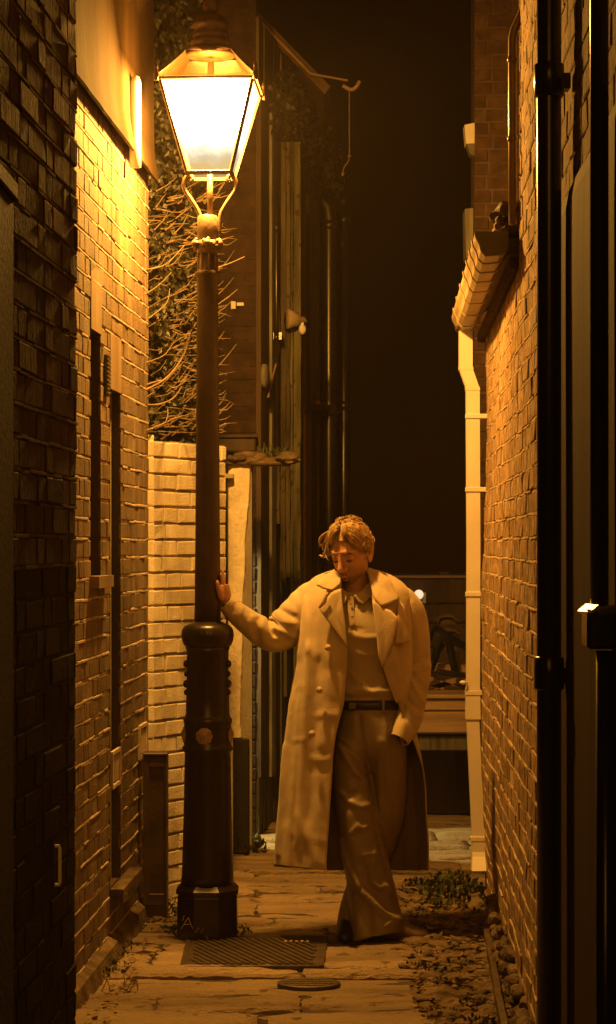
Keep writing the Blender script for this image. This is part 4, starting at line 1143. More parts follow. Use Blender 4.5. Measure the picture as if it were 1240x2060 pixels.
cloth = lambda n, a, b, **k: pmat(n, a, b, 9, .88, .55, 190, sheen=.2, bdist=.0022, spec=.2, b2=(420, (1, 1, .3)), **k)
MC = cloth('cream_wool', (.43, .335, .215), (.53, .42, .275))
MCd = cloth('coat_lining', (.13, .09, .055), (.17, .12, .075))
MPo = cloth('beige_knit', (.37, .29, .185), (.44, .35, .23))
MTr = pmat('olive_trouser_cloth', (.19, .14, .08), (.24, .18, .105), 7, .46, .2, 420, bdist=.0012, spec=.4)
MSk = pmat('skin', (.48, .255, .155), (.58, .32, .20), 30, .5, .25, 160, spec=.4, bdist=.001)
MHa = pmat('light_brown_hair', (.22, .135, .06), (.50, .345, .175), 60, .45, 0, 200, spec=.5)
MBl = pmat('black_leather', (.010, .009, .008), (.02, .016, .013), 20, .4, .2, 90)
MSh = pmat('tan_leather', (.10, .06, .032), (.15, .09, .05), 20, .5, .2, 90)

# ---- body: one continuous mesh (head, neck, trunk, arms, hands, legs)
bm = nb()
HM = Matrix.Translation(Q(706, 1109, -.02)) @ Matrix.Rotation(R(-3), 4, 'Y') @ Matrix.Rotation(R(-27), 4, 'Z') @ Matrix.Rotation(R(17), 4, 'X') @ Matrix.Diagonal((1.03, 1.08, 1.11, 1))
# head frame: x = his left, -y = face forward, z = up; origin at eye height, centre of skull
def hv(x, y, z): return HM @ Vector((x, y, z))
def hell(c, r, rot=None, seg=20, rg=14): ell(bm, (0, 0, 0), r, seg, rg, HM @ Matrix.Translation(Vector(c)) @ (rot if rot is not None else Matrix()))
g = bmesh.ops.create_uvsphere(bm, u_segments=56, v_segments=40, radius=1)
for v in g['verts']:
    x, y, z = v.co
    X, Y_, Z = x * .074, y * .098, z * .112
    if z < 0:   # taper to jaw and chin
        k = -z; X *= 1 - .34 * k ** 1.5; Y_ = Y_ * (1 - .12 * k) - .012 * k
        if y > 0: Y_ *= 1 - .45 * k
        Z = -k * .122
    if y < 0:
        f = -y
        Y_ = -abs(Y_) * (1 - .10 * max(0, 1 - abs(z) * 1.2) * 0)
        Y_ += .010 * math.exp(-((X) ** 2 / .06 ** 2)) * 0
        # eye sockets, brow, cheek
        for sx in (-1, 1):
            Y_ += .0185 * math.exp(-(((X - sx * .032) / .018) ** 2 + ((Z + .006) / .014) ** 2))
            Y_ -= .0095 * math.exp(-(((X - sx * .030) / .026) ** 2 + ((Z - .022) / .010) ** 2))
            Y_ -= .004 * math.exp(-(((X - sx * .045) / .02) ** 2 + ((Z + .040) / .018) ** 2))
        Y_ += .004 * math.exp(-((X / .03) ** 2 + ((Z + .098) / .010) ** 2))
        Y_ -= .009 * math.exp(-((X / .022) ** 2 + ((Z + .112) / .014) ** 2))
        Y_ -= .006 * math.exp(-((X / .026) ** 2 + ((Z + .073) / .014) ** 2))
    v.co = HM @ Vector((X, Y_, Z))
# nose
pts = [((0, -.096, .016), .0075), ((0, -.107, -.012), .0085), ((0, -.117, -.033), .0115), ((0, -.107, -.043), .0095), ((0, -.094, -.048), .007)]
tube(bm, [hv(*p) for p, _ in pts], [r_ for _, r_ in pts], 12)
for sx in (-1, 1): hell((sx * .012, -.100, -.043), (.008, .010, .008))
# eyelids, lips
for sx in (-1, 1): hell((sx * .031, -.076, -.006), (.0155, .011, .0100))
hell((0, -.0975, -.0715), (.019, .0065, .0042)); hell((0, -.0950, -.0825), (.016, .0065, .0050))
# ears
for sx in (-1, 1):
    hell((sx * .076, .008, -.018), (.008, .019, .031), Matrix.Rotation(R(-12), 4, 'X'))
    tube(bm, [hv(sx * .082, -.004, .004), hv(sx * .086, .010, .012), hv(sx * .086, .022, .0), hv(sx * .083, .016, -.026), hv(sx * .078, .002, -.044)], [.004, .0055, .0055, .005, .005], 8)
# neck and trunk
tube(bm, [hv(0, .02, -.04), Q(713, 1160, .03), Q(718, 1190, .045), Q(716, 1225, .05)], [.056, .055, .058, .075], 24)
for (px, py, dy, rx, ry, rz) in ((712, 1245, .05, .155, .085, .12), (716, 1320, .045, .13, .085, .16), (735, 1420, .045, .135, .085, .13)): ell(bm, Q(px, py, dy), (rx, ry, rz), 24, 16)
# arms
RA = [(612, 1212, .04), (585, 1255, .03), (552, 1278, .015), (505, 1250, -.03), (459, 1212, -.075)]
tube(bm, [Q(*p) for p in RA], [.05, .046, .038, .034, .026], 16)
LA = [(808, 1222, .03), (834, 1290, .04), (842, 1340, .03), (828, 1420, -.04), (812, 1465, -.07)]
tube(bm, [Q(*p) for p in LA], [.05, .046, .040, .034, .027], 16)
# legs
LR = [(712, 1450, .03), (712, 1560, .0), (728, 1660, -.01), (752, 1780, .0), (772, 1868, .01)]
tube(bm, [Q(*p) for p in LR], [.075, .07, .055, .045, .035], 16)
LL = [(770, 1450, .05), (768, 1560, .07), (755, 1660, .09), (722, 1790, .10), (700, 1862, .09)]
tube(bm, [Q(*p) for p in LL], [.075, .07, .055, .042, .033], 16)
# right hand on the post: palm on the iron, four fingers up round its far and near side, thumb toward us
pr = 25.6 / SP
def onpost(ang, py, off): # ang 0 = right side (+x), positive toward camera
    return Vector((CX + (pr + off) * math.cos(ang), YP - (pr + off) * math.sin(ang), zy(py)))
wr = Q(457, 1211, -.075)
tube(bm, [wr, onpost(.05, 1206, .024), onpost(.05, 1192, .017), onpost(.05, 1176, .014)], [.024, .025, .027, .024], 16, flat=.62)
tube(bm, [onpost(.5, 1204, .016), onpost(.5, 1190, .013), onpost(.45, 1178, .012)], [.012, .014, .011], 10)
tube(bm, [onpost(-.5, 1204, .016), onpost(-.5, 1190, .013), onpost(-.45, 1178, .012)], [.012, .014, .011], 10)
for ang, top, lean in ((.30, 1152, .06), (-.02, 1146, .0), (-.34, 1150, -.05), (-.64, 1160, -.12)):
    k = 1182 - top
    tube(bm, [onpost(ang, 1186, .013), onpost(ang * 1.02 + lean * .1, 1182 - k * .36, .013), onpost(ang + lean * .5, 1182 - k * .70, .0105), onpost(ang + lean, top + 3, .0075), onpost(ang + lean, top, .006)], [.0095, .0092, .0082, .0072, .004], 10)
tube(bm, [onpost(.40, 1206, .015), onpost(.62, 1196, .013), onpost(.74, 1184, .011), onpost(.80, 1173, .009), onpost(.82, 1167, .007)], [.012, .0115, .0098, .0085, .005], 10)
# left hand, inside the pocket
ell(bm, Q(804, 1486, -.05), (.034, .024, .045), 14, 10, Matrix.Rotation(R(18), 4, 'Y'))
for i in range(4):
    a = Q(792 + 7 * i, 1506, -.055 + .008 * i); tube(bm, [a, a + Vector((-.004, 0, -.03)), a + Vector((-.010, .008, -.058))], [.0095, .009, .007], 8)
a = Q(792, 1482, -.06); tube(bm, [Q(800, 1474, -.06), a, a + Vector((-.008, -.002, -.03))], [.011, .010, .008], 8)
body = remeshed(bm, 'person', None, [MSk], .0027, 2, .45)
tag(body, 'man in a long cream coat leaning one hand on the street lamp and looking down', 'person')

# dark hollow of the slightly open mouth, lash lines thickened as painted socket shade and brows
bm = nb(); tube(bm, [hv(-.016, -.1015, -.077), hv(0, -.1055, -.0775), hv(.016, -.1015, -.077)], [.0012, .0026, .0012], 8); link('mouth', bm, pmat('mouth_dark', (.10, .03, .02), (.14, .045, .03), 9, .6, 0), body)
bm = nb()
for sx in (-1, 1):
    tube(bm, [hv(sx * .017, -.0865, -.010), hv(sx * .031, -.0872, -.0135), hv(sx * .045, -.080, -.010)], [.0012, .0030, .0014], 6)
    tube(bm, [hv(sx * .013, -.0985, .016), hv(sx * .030, -.0985, .021), hv(sx * .049, -.0865, .017)], [.0020, .0040, .0016], 6)
link('eyebrow', bm, pmat('brow_and_socket_shade', (.05, .024, .012), (.09, .045, .022), 40, .6, 0), body)

# ---- hair: swept locks over a cap
bm = nb(); r = random.Random(15)
g = bmesh.ops.create_uvsphere(bm, u_segments=40, v_segments=28, radius=1)
kill = []
for v in g['verts']:
    x, y, z = v.co
    line = .40 + .25 * abs(x) * 0
    low = -.55 if y > .25 else (-.25 if abs(x) > .75 else .50 - .55 * max(0, abs(x) - .35))
    if y < .0 and abs(x) > .55: low = .12 if y < -.35 else -.22
    if z < low: kill.append(v)
    else: v.co = HM @ Vector((x * .081, y * .104 + .004, z * .119 + .003 + .004 * mnoise.noise(Vector((x * 3, y * 3, z * 3)))))
bmesh.ops.delete(bm, geom=kill, context='VERTS')
def skull(th, ph, off):  # th azimuth from face (-y) toward his left, ph elevation
    c = math.cos(ph); return hv((.079 + off) * c * math.sin(th), -(.101 + off) * c * math.cos(th) + .004, (.116 + off) * math.sin(ph) + .003)
def lock(a, n_, rad, lift, curl):
    pts = []
    for i in range(n_):
        t = i / (n_ - 1)
        th = a[0] + (a[2] - a[0]) * t; ph = a[1] + (a[3] - a[1]) * t
        off = lift * math.sin(math.pi * min(1, t * 1.15)) + .004 + curl * t * t
        pts.append(skull(th + .05 * math.sin(t * 7 + a[0] * 9), ph, off))
    tube(bm, pts, [rad * (.5 + .9 * math.sin(math.pi * min(1, .15 + .85 * (i / (n_ - 1))))) * (1 if i < n_ - 1 else .25) for i in range(n_)], 6, flat=.55)
for i in range(1500):
    side = 1 if r.random() < .55 else -1
    th0 = side * r.uniform(.05, .6); ph0 = r.uniform(1.0, 1.5)
    back = r.random()
    if back < .42:   # over the side and temple, towards ear
        lock((th0, ph0, side * r.uniform(1.0, 1.75), r.uniform(-.05, .5)), 8, r.uniform(.0011, .0024), r.uniform(.004, .015), r.uniform(-.002, .005))
    elif back < .78: # to the back
        lock((side * r.uniform(.3, 1.6), r.uniform(.9, 1.45), side * r.uniform(1.7, 3.0), r.uniform(-.55, .25)), 8, r.uniform(.0011, .0025), r.uniform(.004, .012), 0)
    else:            # fringe swept off the brow
        lock((side * r.uniform(.0, .2), r.uniform(1.0, 1.35), side * r.uniform(.45, .95), r.uniform(.38, .75)), 8, r.uniform(.0011, .0023), r.uniform(.008, .02), r.uniform(0, .006))
for i in range(150):   # fly-away strands
    th = r.uniform(-3, 3); ph = r.uniform(.0, 1.45); l = r.uniform(.2, .6); s_ = r.choice((-1, 1))
    if abs(th) < 1.3 and ph < .95: continue
    pts = [skull(th + s_ * l * k / 5, ph - .5 * l * k / 5, .008 + .010 * math.sin(k * .6) + r.uniform(0, .004)) for k in range(6)]
    tube(bm, pts, [.0011, .0016, .0016, .0014, .0012, .0005], 4)
# curtain curls hanging free on his right (picture left)
for (pts, rad) in (([(676, 1068), (662, 1078), (653, 1090), (650, 1103), (655, 1110)], .005), ([(672, 1075), (660, 1090), (656, 1108), (650, 1119), (643, 1117)], .0055),
                   ([(668, 1082), (664, 1100), (660, 1116), (652, 1121)], .0045), ([(670, 1066), (655, 1073), (645, 1082), (643, 1094), (648, 1100)], .0045), ([(678, 1062), (664, 1068), (650, 1078), (646, 1088)], .004), ([(680, 1060), (666, 1066), (656, 1078), (652, 1092), (646, 1096)], .0035), ([(676, 1072), (668, 1088), (664, 1104), (656, 1112), (649, 1112)], .0035), ([(674, 1066), (660, 1076), (658, 1092), (650, 1098)], .003),
                   ([(690, 1060), (682, 1070), (678, 1085), (674, 1094)], .0055), ([(728, 1066), (738, 1080), (738, 1098), (732, 1108)], .006), ([(724, 1064), (732, 1082), (729, 1100), (727, 1110)], .005)):
    q = catmull([(x, y, -.075 + .02 * i) for i, (x, y) in enumerate(pts)] if pts[0][0] > 680 else [(x, y, -.045 + .01 * i) for i, (x, y) in enumerate(pts)], 5)
    tube(bm, [Q(*p) for p in q], [rad * (.4 + .8 * math.sin(math.pi * (.15 + .8 * i / len(q)))) for i in range(len(q))], 7)
link('hair', bm, MHa, body, smooth=True)

# ---- polo shirt
def loft(bm, keys, a0=0, a1=2 * math.pi, seg=72, n=2.5, closed=True, step=6):
    """keys: (py, xl, xr, dyf, dyb); superellipse rings"""
    ks = catmull(keys, step); rings = []
    for (py, xl, xr, yf, yb) in ks:
        ring = []
        for k in range(seg):
            a = 2 * math.pi * k / seg; c, s = math.cos(a), math.sin(a)
            x = (xl + xr) / 2 + (xr - xl) / 2 * math.copysign(abs(c) ** (2 / n), c)
            y = (yf + yb) / 2 - (yb - yf) / 2 * math.copysign(abs(s) ** (2 / n), s)
            ring.append(bm.verts.new(Q(x, py, y)))
        rings.append(ring)
    for A, B in zip(rings, rings[1:]):
        for k in range(seg): bm.faces.new((A[k], A[(k + 1) % seg], B[(k + 1) % seg], B[k]))
    bm.faces.new(rings[0]); bm.faces.new(rings[-1]); return rings
bm = nb(); loft(bm, [(1190, 690, 748, -.035, .10), (1204, 672, 770, -.075, .13), (1235, 655, 800, -.11, .15), (1280, 655, 812, -.128, .15), (1330, 662, 812, -.122, .145), (1375, 668, 815, -.112, .14), (1398, 670, 816, -.116, .14), (1411, 674, 815, -.104, .14)])
polo = remeshed(bm, 'polo_shirt', body, [MPo], .006, 4)
folds(polo, [(p, w * .8, h * 1.6) for p, w, h in [([(700, 1276), (735, 1284), (762, 1282)], 7, 5), ([(700, 1262), (730, 1266)], 5, -2), ([(702, 1312), (740, 1318), (765, 1312)], 8, 2.5), ([(694, 1392), (720, 1386), (750, 1392), (790, 1390)], 6, 7),
             ([(694, 1404), (750, 1404), (800, 1404)], 5, -6), ([(700, 1350), (720, 1370), (735, 1380)], 9, 3), ([(785, 1340), (770, 1370), (762, 1385)], 9, 3), ([(715, 1225), (716, 1262)], 5, 1.5), ([(700, 1330), (705, 1370)], 8, -2)]])
def patch(name, pts, mat, parent, dy, th=.004, puff=0.0, sub=4):
    """a stiff cloth piece: outline in image px, each point (px, py[, ddy])"""
    bm = nb(); c3 = [Q(p[0], p[1], dy + (p[2] if len(p) > 2 else 0)) for p in pts]
    n = len(c3); cen = sum(c3, Vector()) / n + Vector((0, -puff, 0)); cv = bm.verts.new(cen)
    E = []
    for i in range(n):
        a, b = c3[i], c3[(i + 1) % n]
        for k in range(sub): E.append(a.lerp(b, k / sub))
    ring0 = [bm.verts.new(p) for p in E]; ring1 = [bm.verts.new(p.lerp(cen, .15) + Vector((0, -puff * .35, 0))) for p in E]; ring2 = [bm.verts.new(p.lerp(cen, .55) + Vector((0, -puff * .8 + puff * .45, 0))) for p in E]
    N_ = len(E)
    for i in range(N_):
        j = (i + 1) % N_
        bm.faces.new((ring0[i], ring0[j], ring1[j], ring1[i])); bm.faces.new((ring1[i], ring1[j], ring2[j], ring2[i])); bm.faces.new((ring2[i], ring2[j], cv))
    o = link(name, bm, mat, parent, smooth=True)
    s = o.modifiers.new('s', 'SOLIDIFY'); s.thickness = th; s.offset = 0
    return o
patch('collar', [(686, 1180, .03), (700, 1196, -.012), (694, 1216, -.028), (688, 1212, -.02), (683, 1192, .01)], MPo, polo, -.085, .004, .003)
patch('collar', [(744, 1170, .05), (750, 1180, .03), (748, 1200, 0), (730, 1216, -.025), (722, 1212, -.026), (712, 1198, -.02), (728, 1190, .0)], MPo, polo, -.085, .004, .004)
patch('placket', [(698, 1200), (711, 1200), (716, 1260, -.028), (704, 1262, -.028)], MPo, polo, -.094, .004, .002)
bm = nb(); ell(bm, Q(706, 1214, -.112), (.006, .003, .006), 10, 6); ell(bm, Q(709, 1240, -.128), (.006, .003, .006), 10, 6); link('button', bm, MC, polo)

# ---- belt
bm = nb(); loft(bm, [(1411, 686, 812, -.108, .135), (1414, 684, 813, -.113, .14), (1426, 684, 812, -.113, .14), (1429, 686, 811, -.108, .135)], step=2); belt = link('belt', bm, MBl, body, smooth=True)
bm = nb(); box(bm, Q(770, 1431, -.122), Q(774, 1410, -.112), bevel=.001); link('belt_loop', bm, MTr, belt)
bm = nb(); box(bm, Q(702, 1427, -.121), Q(716, 1413, -.113), bevel=.002); link('buckle', bm, M['gutter_end'], belt)

# ---- trousers
def legtube(bm, keys, seg=48):
    ks = catmull(keys, 8); rings = []
    for (py, cx, hwid, dy, hd) in ks:
        rings.append([bm.verts.new(Q(cx + hwid * math.cos(2 * math.pi * k / seg), py + 6 * math.sin(2 * math.pi * k / seg) * 0, dy - hd * math.sin(2 * math.pi * k / seg))) for k in range(seg)])
    for A, B in zip(rings, rings[1:]):
        for k in range(seg): bm.faces.new((A[k], A[(k + 1) % seg], B[(k + 1) % seg], B[k]))
    bm.faces.new(rings[0]); bm.faces.new(rings[-1])
bm = nb()
loft(bm, [(1424, 688, 810, -.106, .13), (1445, 682, 814, -.115, .14), (1485, 676, 818, -.122, .15), (1515, 674, 820, -.112, .145), (1540, 692, 806, -.07, .10)])
legtube(bm, [(1490, 713, 40, .01, .125), (1560, 709, 39.5, -.012, .11), (1640, 720, 43, -.025, .11), (1700, 731, 45, -.02, .11), (1760, 743, 47.5, -.01, .112), (1820, 753, 51, .0, .12), (1865, 760, 54, .0, .125), (1884, 760, 53, .0, .125)])
legtube(bm, [(1490, 776, 43, .012, .128), (1560, 775, 44, .03, .12), (1640, 771, 42, .06, .115), (1700, 758, 38, .10, .10), (1760, 737, 33, .10, .095), (1820, 714, 29, .095, .09), (1870, 701, 25, .085, .085), (1888, 699, 23, .08, .08)])
tr_ = remeshed(bm, 'trousers', body, [MTr], .006, 3)
# slanting hem of the near leg
for v in tr_.data.vertices:
    px, py = toP(v.co)
    if py > 1820 and px > 705 and v.co.y < YM + .14:
        v.co.z -= m((py - 1820) / 64 * max(-6, (760 - px) * .20))
folds(tr_, [(p, w * .9, h * 2.0) for p, w, h in [([(684, 1500), (696, 1525), (716, 1556), (738, 1572)], 5, 7), ([(678, 1480), (700, 1496), (720, 1512)], 4, 4), ([(676, 1496), (700, 1512), (722, 1530)], 4, 4), ([(684, 1592), (700, 1612), (726, 1624), (744, 1618)], 6, 7), ([(690, 1606), (716, 1596)], 8, -4),
            ([(708, 1676), (720, 1660), (728, 1668), (738, 1662)], 4, 6), ([(714, 1682), (724, 1676)], 5, -5), ([(684, 1690), (702, 1750), (730, 1796), (760, 1825), (800, 1852)], 7, 11), ([(730, 1720), (752, 1716), (752, 1740)], 7, 6), ([(745, 1772), (762, 1786), (776, 1782), (782, 1796)], 6, 9),
            ([(775, 1862), (795, 1850), (806, 1846)], 6, 7), ([(726, 1740), (750, 1790), (780, 1830)], 9, -7), ([(746, 1564), (752, 1610), (758, 1660), (772, 1720), (786, 1770)], 6, -9), ([(722, 1440), (726, 1480), (738, 1530), (745, 1560)], 5, -5), ([(778, 1440), (776, 1500), (780, 1560), (784, 1640)], 6, 6), ([(766, 1490), (764, 1560), (768, 1640)], 7, 5),
            ([(798, 1445), (806, 1480), (818, 1510)], 4, -6), ([(700, 1640), (708, 1700), (722, 1750)], 12, 5), ([(712, 1805), (720, 1860), (716, 1890)], 10, 6), ([(740, 1830), (748, 1880)], 9, -6)]], soft=3)
# ---- shoes
def shoe(name, pts, mat):
    bm = nb(); q = catmull(pts, 5); seg = 18; rings = []
    for (x, y, z, w, h) in q:
        rings.append([bm.verts.new((x + 0, y, 0)) for _ in range(0)] or [(x, y, z, w, h)])
    P0 = [Vector((x, y, 0)) for x, y, *_ in q]; R_ = []
    for i, (x, y, z, w, h) in enumerate(q):
        d = (P0[min(i + 1, len(q) - 1)] - P0[max(i - 1, 0)]).normalized(); s = Vector((-d.y, d.x, 0))
        R_.append([bm.verts.new(P0[i] + s * w * math.cos(2 * math.pi * k / seg) + Vector((0, 0, max(z, z + h * .5 + h * .62 * math.sin(2 * math.pi * k / seg))))) for k in range(seg)])
    for A, B in zip(R_, R_[1:]):
        for k in range(seg): bm.faces.new((A[k], A[(k + 1) % seg], B[(k + 1) % seg], B[k]))
    bm.faces.new(R_[0]); bm.faces.new(R_[-1])
    bmesh.ops.remove_doubles(bm, verts=bm.verts[:], dist=.0005)
    return link(name, bm, mat, body, smooth=True)
x0 = PX(775, YM); 
shoe('shoe', [(x0 - .04, YM + .04, .004, .024, .055), (x0, YM + .01, .004, .034, .08), (x0 + .06, YM - .015, .004, .037, .072), (x0 + .115, YM - .04, .004, .042, .05), (x0 + .155, YM - .055, .004, .036, .038), (x0 + .175, YM - .062, .006, .014, .024)], MSh)
x1 = PX(697, YM)
shoe('shoe', [(x1 + .03, YM + .16, .004, .024, .06), (x1 + .015, YM + .10, .004, .033, .075), (x1, YM + .03, .004, .036, .07), (x1 - .005, YM - .03, .004, .038, .05), (x1 - .008, YM - .065, .004, .030, .036), (x1 - .008, YM - .085, .006, .012, .022)], MBl)

# ---- coat: open shell, sleeves, collar, lapels
def coat_shell():
    bm = nb()
    # py, xl, xr, xa, xb, dyf, dyb
    keys = [(1146, 672, 758, 690, 738, .00, .13), (1152, 652, 776, 689, 740, -.03, .15), (1162, 631, 797, 688, 742, -.06, .165), (1176, 619, 815, 687, 745, -.085, .175), (1196, 610, 827, 687, 748, -.11, .18), (1240, 603, 832, 692, 753, -.14, .18), (1300, 597, 832, 699, 764, -.15, .175),
            (1360, 590, 832, 697, 782, -.15, .17), (1410, 582, 832, 693, 800, -.148, .17), (1440, 578, 834, 686, 812, -.147, .17), (1480, 573, 839, 676, 829, -.147, .175), (1520, 569, 848, 671, 845, -.147, .18), (1580, 563, 857, 667, 860, -.147, .19), (1660, 556, 862, 662, 874, -.146, .20), (1720, 552, 865, 658, 880, -.146, .205), (1748, 551, 866, 657, 884, -.146, .21)]
    ks = catmull(keys, 9); n = 2.7; seg = 130; rows = []
    for i, (py, xl, xr, xa, xb, yf, yb) in enumerate(ks):
        xc, a, b, yc = (xl + xr) / 2, (xr - xl) / 2, (yb - yf) / 2, (yf + yb) / 2
        def ang(x):
            k = max(-1, min(1, (x - xc) / a)); return math.acos(math.copysign(abs(k) ** (n / 2), k))
        ta, tb_ = ang(xa), 2 * math.pi + (ang(xb) if xb <= xr else -.18 * (xb - xr) / 18)
        row = []
        t_low = max(0, (py - 1400) / 350)
        for k in range(seg + 1):
            t = ta + (tb_ - ta) * k / seg; c, s = math.cos(t), math.sin(t)
            x = xc + a * math.copysign(abs(c) ** (2 / n), c); y = yc - b * math.copysign(abs(s) ** (2 / n), s)
            y += t_low * (.010 * math.sin(t * 9 + 1) + .006 * math.sin(t * 17)) * (1 if abs(t - ta) > .25 else .3)
            hem = 0
            if py > 1700: hem = (py - 1700) / 48 * (-16 + 22 * (x - 551) / 110 if x < 661 else 8)
            if py > 1700 and s < 0: hem *= .6
            row.append(bm.verts.new(Q(x, py + hem * .55, y)))
        rows.append(row)
    for A, B in zip(rows, rows[1:]):
        for k in range(seg): bm.faces.new((A[k], A[k + 1], B[k + 1], B[k]))
    return bm
coat = link('coat', coat_shell(), [MC, MCd], body, smooth=True)
coat.data.update()
FL = [([(622, 1300), (616, 1400), (606, 1560), (600, 1700)], 7, 9), ([(640, 1330), (634, 1450), (622, 1650)], 9, -5), ([(668, 1310), (664, 1400), (650, 1500)], 14, 4), ([(600, 1330), (590, 1450), (574, 1650)], 9, -6), ([(572, 1500), (566, 1620), (560, 1720)], 6, 5), ([(630, 1525), (648, 1530), (664, 1526)], 6, 4), ([(625, 1550), (650, 1548)], 6, -3),
      ([(655, 1345), (670, 1350), (690, 1345)], 8, -3), ([(640, 1440), (660, 1436), (682, 1440)], 9, 3), ([(600, 1640), (620, 1690), (640, 1735)], 10, 5), ([(612, 1200), (618, 1260), (620, 1310)], 6, 6), ([(632, 1240), (630, 1300)], 6, -4), ([(690, 1340), (684, 1420), (670, 1500)], 5, 3),
      ([(590, 1490), (612, 1486)], 4, 2.5), ([(586, 1440), (590, 1390), (602, 1376), (610, 1384)], 3, 3), ([(652, 1690), (620, 1684), (590, 1676)], 8, 2), ([(790, 1300), (800, 1370), (806, 1410)], 5, 4), ([(640, 1610), (644, 1680), (640, 1740)], 9, 4)]
folds(coat, [(p, w * .8, h * 1.7) for p, w, h in FL])
for v in coat.data.vertices:   # crumpled, slept-in wool
    px, py = toP(v.co)
    if py > 1200:
        k = mnoise.noise(Vector((px * .05, py * .010, v.co.y * 6))) + .45 * mnoise.noise(Vector((px * .09, py * .05, v.co.y * 9)))
        v.co += v.normal * .0036 * k
s = coat.modifiers.new('s', 'SOLIDIFY'); s.thickness = .006; s.offset = -1; s.material_offset = 1

def sleeve(pts, seed, wr, fl):
    bm = nb(); q = catmull(pts, 14); n = len(q); r = random.Random(seed); o = r.uniform(0, 50)
    def fn(i, a):
        t = i / n; v = 1 + .05 * mnoise.noise(Vector((math.cos(a) * 1.3, math.sin(a) * 1.3, t * 5 + o)))
        for (t0, w, h, a0, sk) in wr:
            d = t - t0 - sk * math.sin(a - a0); v += h * math.exp(-(d / w) ** 2) * (.55 + .45 * math.cos(a - a0))
        return v
    tube(bm, [Q(x, y, d) for x, y, d, _ in q], [m(rr) for *_, rr in q], 64, fn=fn, cap=False)
    o_ = link('sleeve', bm, [MC], coat, smooth=True)
    o_.data.update(); folds(o_, [(p, w, h * 1.35) for p, w, h in fl], soft=2)
    sd = o_.modifiers.new('s', 'SOLIDIFY'); sd.thickness = .005; sd.offset = -1
    return o_
sr = sleeve([(655, 1190, .04, 32), (632, 1205, .04, 37), (614, 1222, .04, 40), (597, 1243, .035, 43), (574, 1266, .03, 40), (552, 1279, .015, 34), (528, 1272, -.008, 29), (500, 1252, -.035, 26), (474, 1231, -.055, 22.5), (453, 1212, -.075, 17.5)], 3,
       [(.40, .035, .05, 1.0, .05), (.28, .03, -.04, 4, .04)],
       [([(541, 1238), (546, 1256), (554, 1276)], 4.5, -16), ([(533, 1240), (530, 1262), (534, 1290)], 6, 12), ([(553, 1262), (575, 1274), (600, 1283)], 4, 8), ([(560, 1276), (582, 1290)], 5, -6), ([(520, 1246), (518, 1268), (522, 1296)], 4, -8), ([(508, 1240), (502, 1262), (508, 1288)], 5, 6),
        ([(550, 1232), (572, 1250), (598, 1256)], 6, 9), ([(562, 1224), (590, 1240)], 4, -6), ([(600, 1190), (608, 1240), (604, 1280)], 6, -7), ([(590, 1200), (596, 1230)], 6, 5), ([(474, 1216), (470, 1230)], 4, -5), ([(488, 1222), (480, 1250)], 5, 5), ([(540, 1300), (565, 1306), (590, 1300)], 6, 6), ([(552, 1296), (580, 1288)], 4, -5)])
sl_ = sleeve([(796, 1196, .03, 26), (810, 1212, .03, 32), (822, 1238, .03, 36), (832, 1275, .04, 34), (836, 1322, .04, 32), (836, 1360, .02, 31), (831, 1400, -.02, 29.5), (825, 1437, -.055, 27), (816, 1464, -.085, 25), (803, 1488, -.10, 21)], 8,
       [(.63, .035, -.03, .2, -.06), (.25, .04, .05, 3, .05)],
       [([(812, 1338), (832, 1334), (856, 1322)], 5, -11), ([(812, 1352), (836, 1348), (862, 1338)], 6, 9), ([(812, 1345), (830, 1372), (850, 1410)], 4, 10), ([(818, 1345), (846, 1376), (858, 1392)], 5, -9), ([(812, 1398), (832, 1420), (850, 1430)], 4, -9), ([(812, 1410), (828, 1432), (844, 1440)], 5, 9), ([(812, 1440), (826, 1452), (836, 1470)], 4, -7),
        ([(826, 1215), (838, 1270), (846, 1320)], 7, 6), ([(812, 1240), (820, 1300)], 6, -5)])
fc = -.158
patch('collar', [(672, 1146, .10), (655, 1158, .07), (637, 1177, .025), (650, 1184, .018), (669, 1188, .006), (684, 1176, .03), (686, 1160, .08)], MC, coat, fc, .007, .006)
patch('collar', [(741, 1142, .12), (758, 1148, .10), (785, 1165, .06), (804, 1206, .025), (787, 1214, .012), (768, 1221, 0), (752, 1202, .015), (744, 1168, .07)], MC, coat, fc, .007, .006)
patch('lapel', [(669, 1190, .012), (656, 1206, .012), (643, 1226, .008), (660, 1250, -.004), (682, 1280, -.010), (700, 1304, -.008), (696, 1262, -.008), (690, 1222, .0), (686, 1184, .02)], MC, coat, fc - .004, .006, .005)
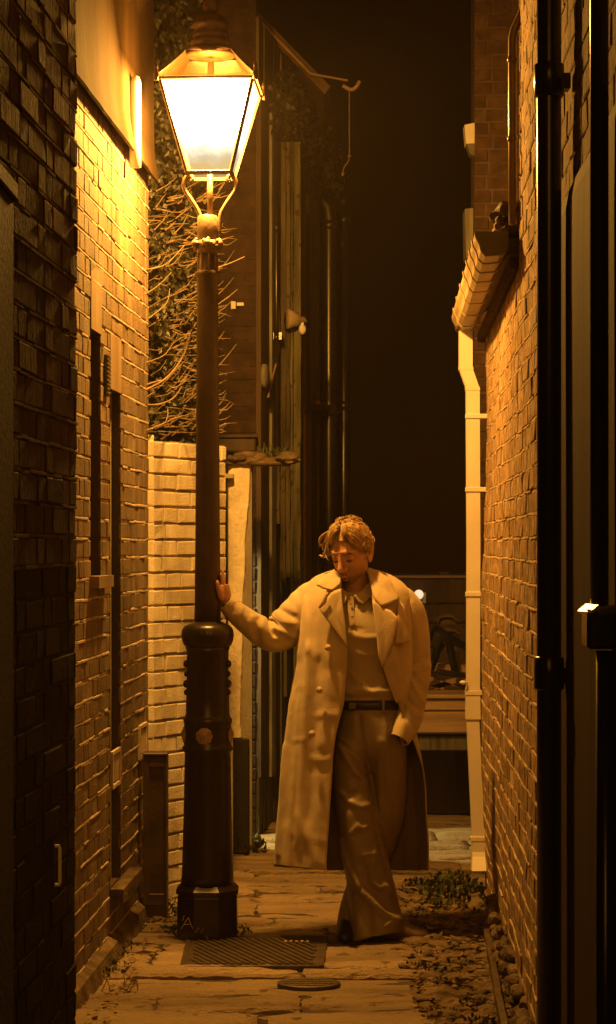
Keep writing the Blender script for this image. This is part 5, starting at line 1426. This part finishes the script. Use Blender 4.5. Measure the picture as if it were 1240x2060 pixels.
patch('lapel', [(768, 1222, .010), (786, 1228, .008), (801, 1243, .004), (796, 1272, -.002), (789, 1298, -.006), (769, 1344, -.006), (762, 1322, -.008), (757, 1270, -.006), (750, 1206, .010)], MC, coat, fc - .004, .006, .005)
patch('front_facing', [(770, 1340), (790, 1300, .004), (800, 1330, .006), (806, 1370, .008), (808, 1413, .012), (797, 1414, .008), (783, 1380, .002)], MC, coat, fc - .004, .006, .004)
patch('storm_flap', [(801, 1207, .045), (812, 1218, .055), (820, 1252, .045), (827, 1290, .035), (812, 1294, .012), (795, 1296, .004), (800, 1250, .01)], MC, coat, fc - .002, .006, .004)
patch('epaulette', [(655, 1194), (660, 1192), (656, 1212), (644, 1224), (641, 1222)], MC, coat, fc - .010, .006, .003)
for (px, py) in ((660, 1303), (643, 1388), (628, 1476)):
    bm = nb(); c_ = Q(px, py, -.160); ell(bm, c_, (.014, .007, .014), 16, 9); ell(bm, c_ + Vector((0, -.006, 0)), (.007, .003, .007), 10, 6); link('button', bm, MC, coat, smooth=True)
# loose pieces of one kind become parts of their own
for o in [o for o in col.objects if o.type == 'MESH' and o.name.split('.')[0] in ('socket', 'hip_bar', 'pipe_bracket', 'cable_clip', 'scroll_ornament', 'raised_mark', 'post', 'eyebrow', 'button') and o.parent is not None and o.parent.name.split('.')[0] != 'bollard']:
    split(o)
for n_ in ('stone_footing', 'twig', 'verge_mortar', 'footing'):
    if n_ in bpy.data.objects: bpy.data.objects[n_]['kind'] = 'stuff'

# ================================================================== NIGHT AIR
hz = bpy.data.materials.new('night_haze'); hz.use_nodes = True; nt = hz.node_tree
for n_ in list(nt.nodes):
    if n_.type == 'BSDF_PRINCIPLED': nt.nodes.remove(n_)
pv = N(nt, 'ShaderNodeVolumePrincipled'); pv.inputs['Density'].default_value = .0016; pv.inputs['Color'].default_value = (1, .82, .64, 1); pv.inputs['Anisotropy'].default_value = .2
nt.links.new(pv.outputs[0], nt.nodes['Material Output'].inputs['Volume'])
bm = nb(); box(bm, (-70, -25, -1.6), (70, 125, 7.5))
link('haze', bm, hz, kind='stuff')
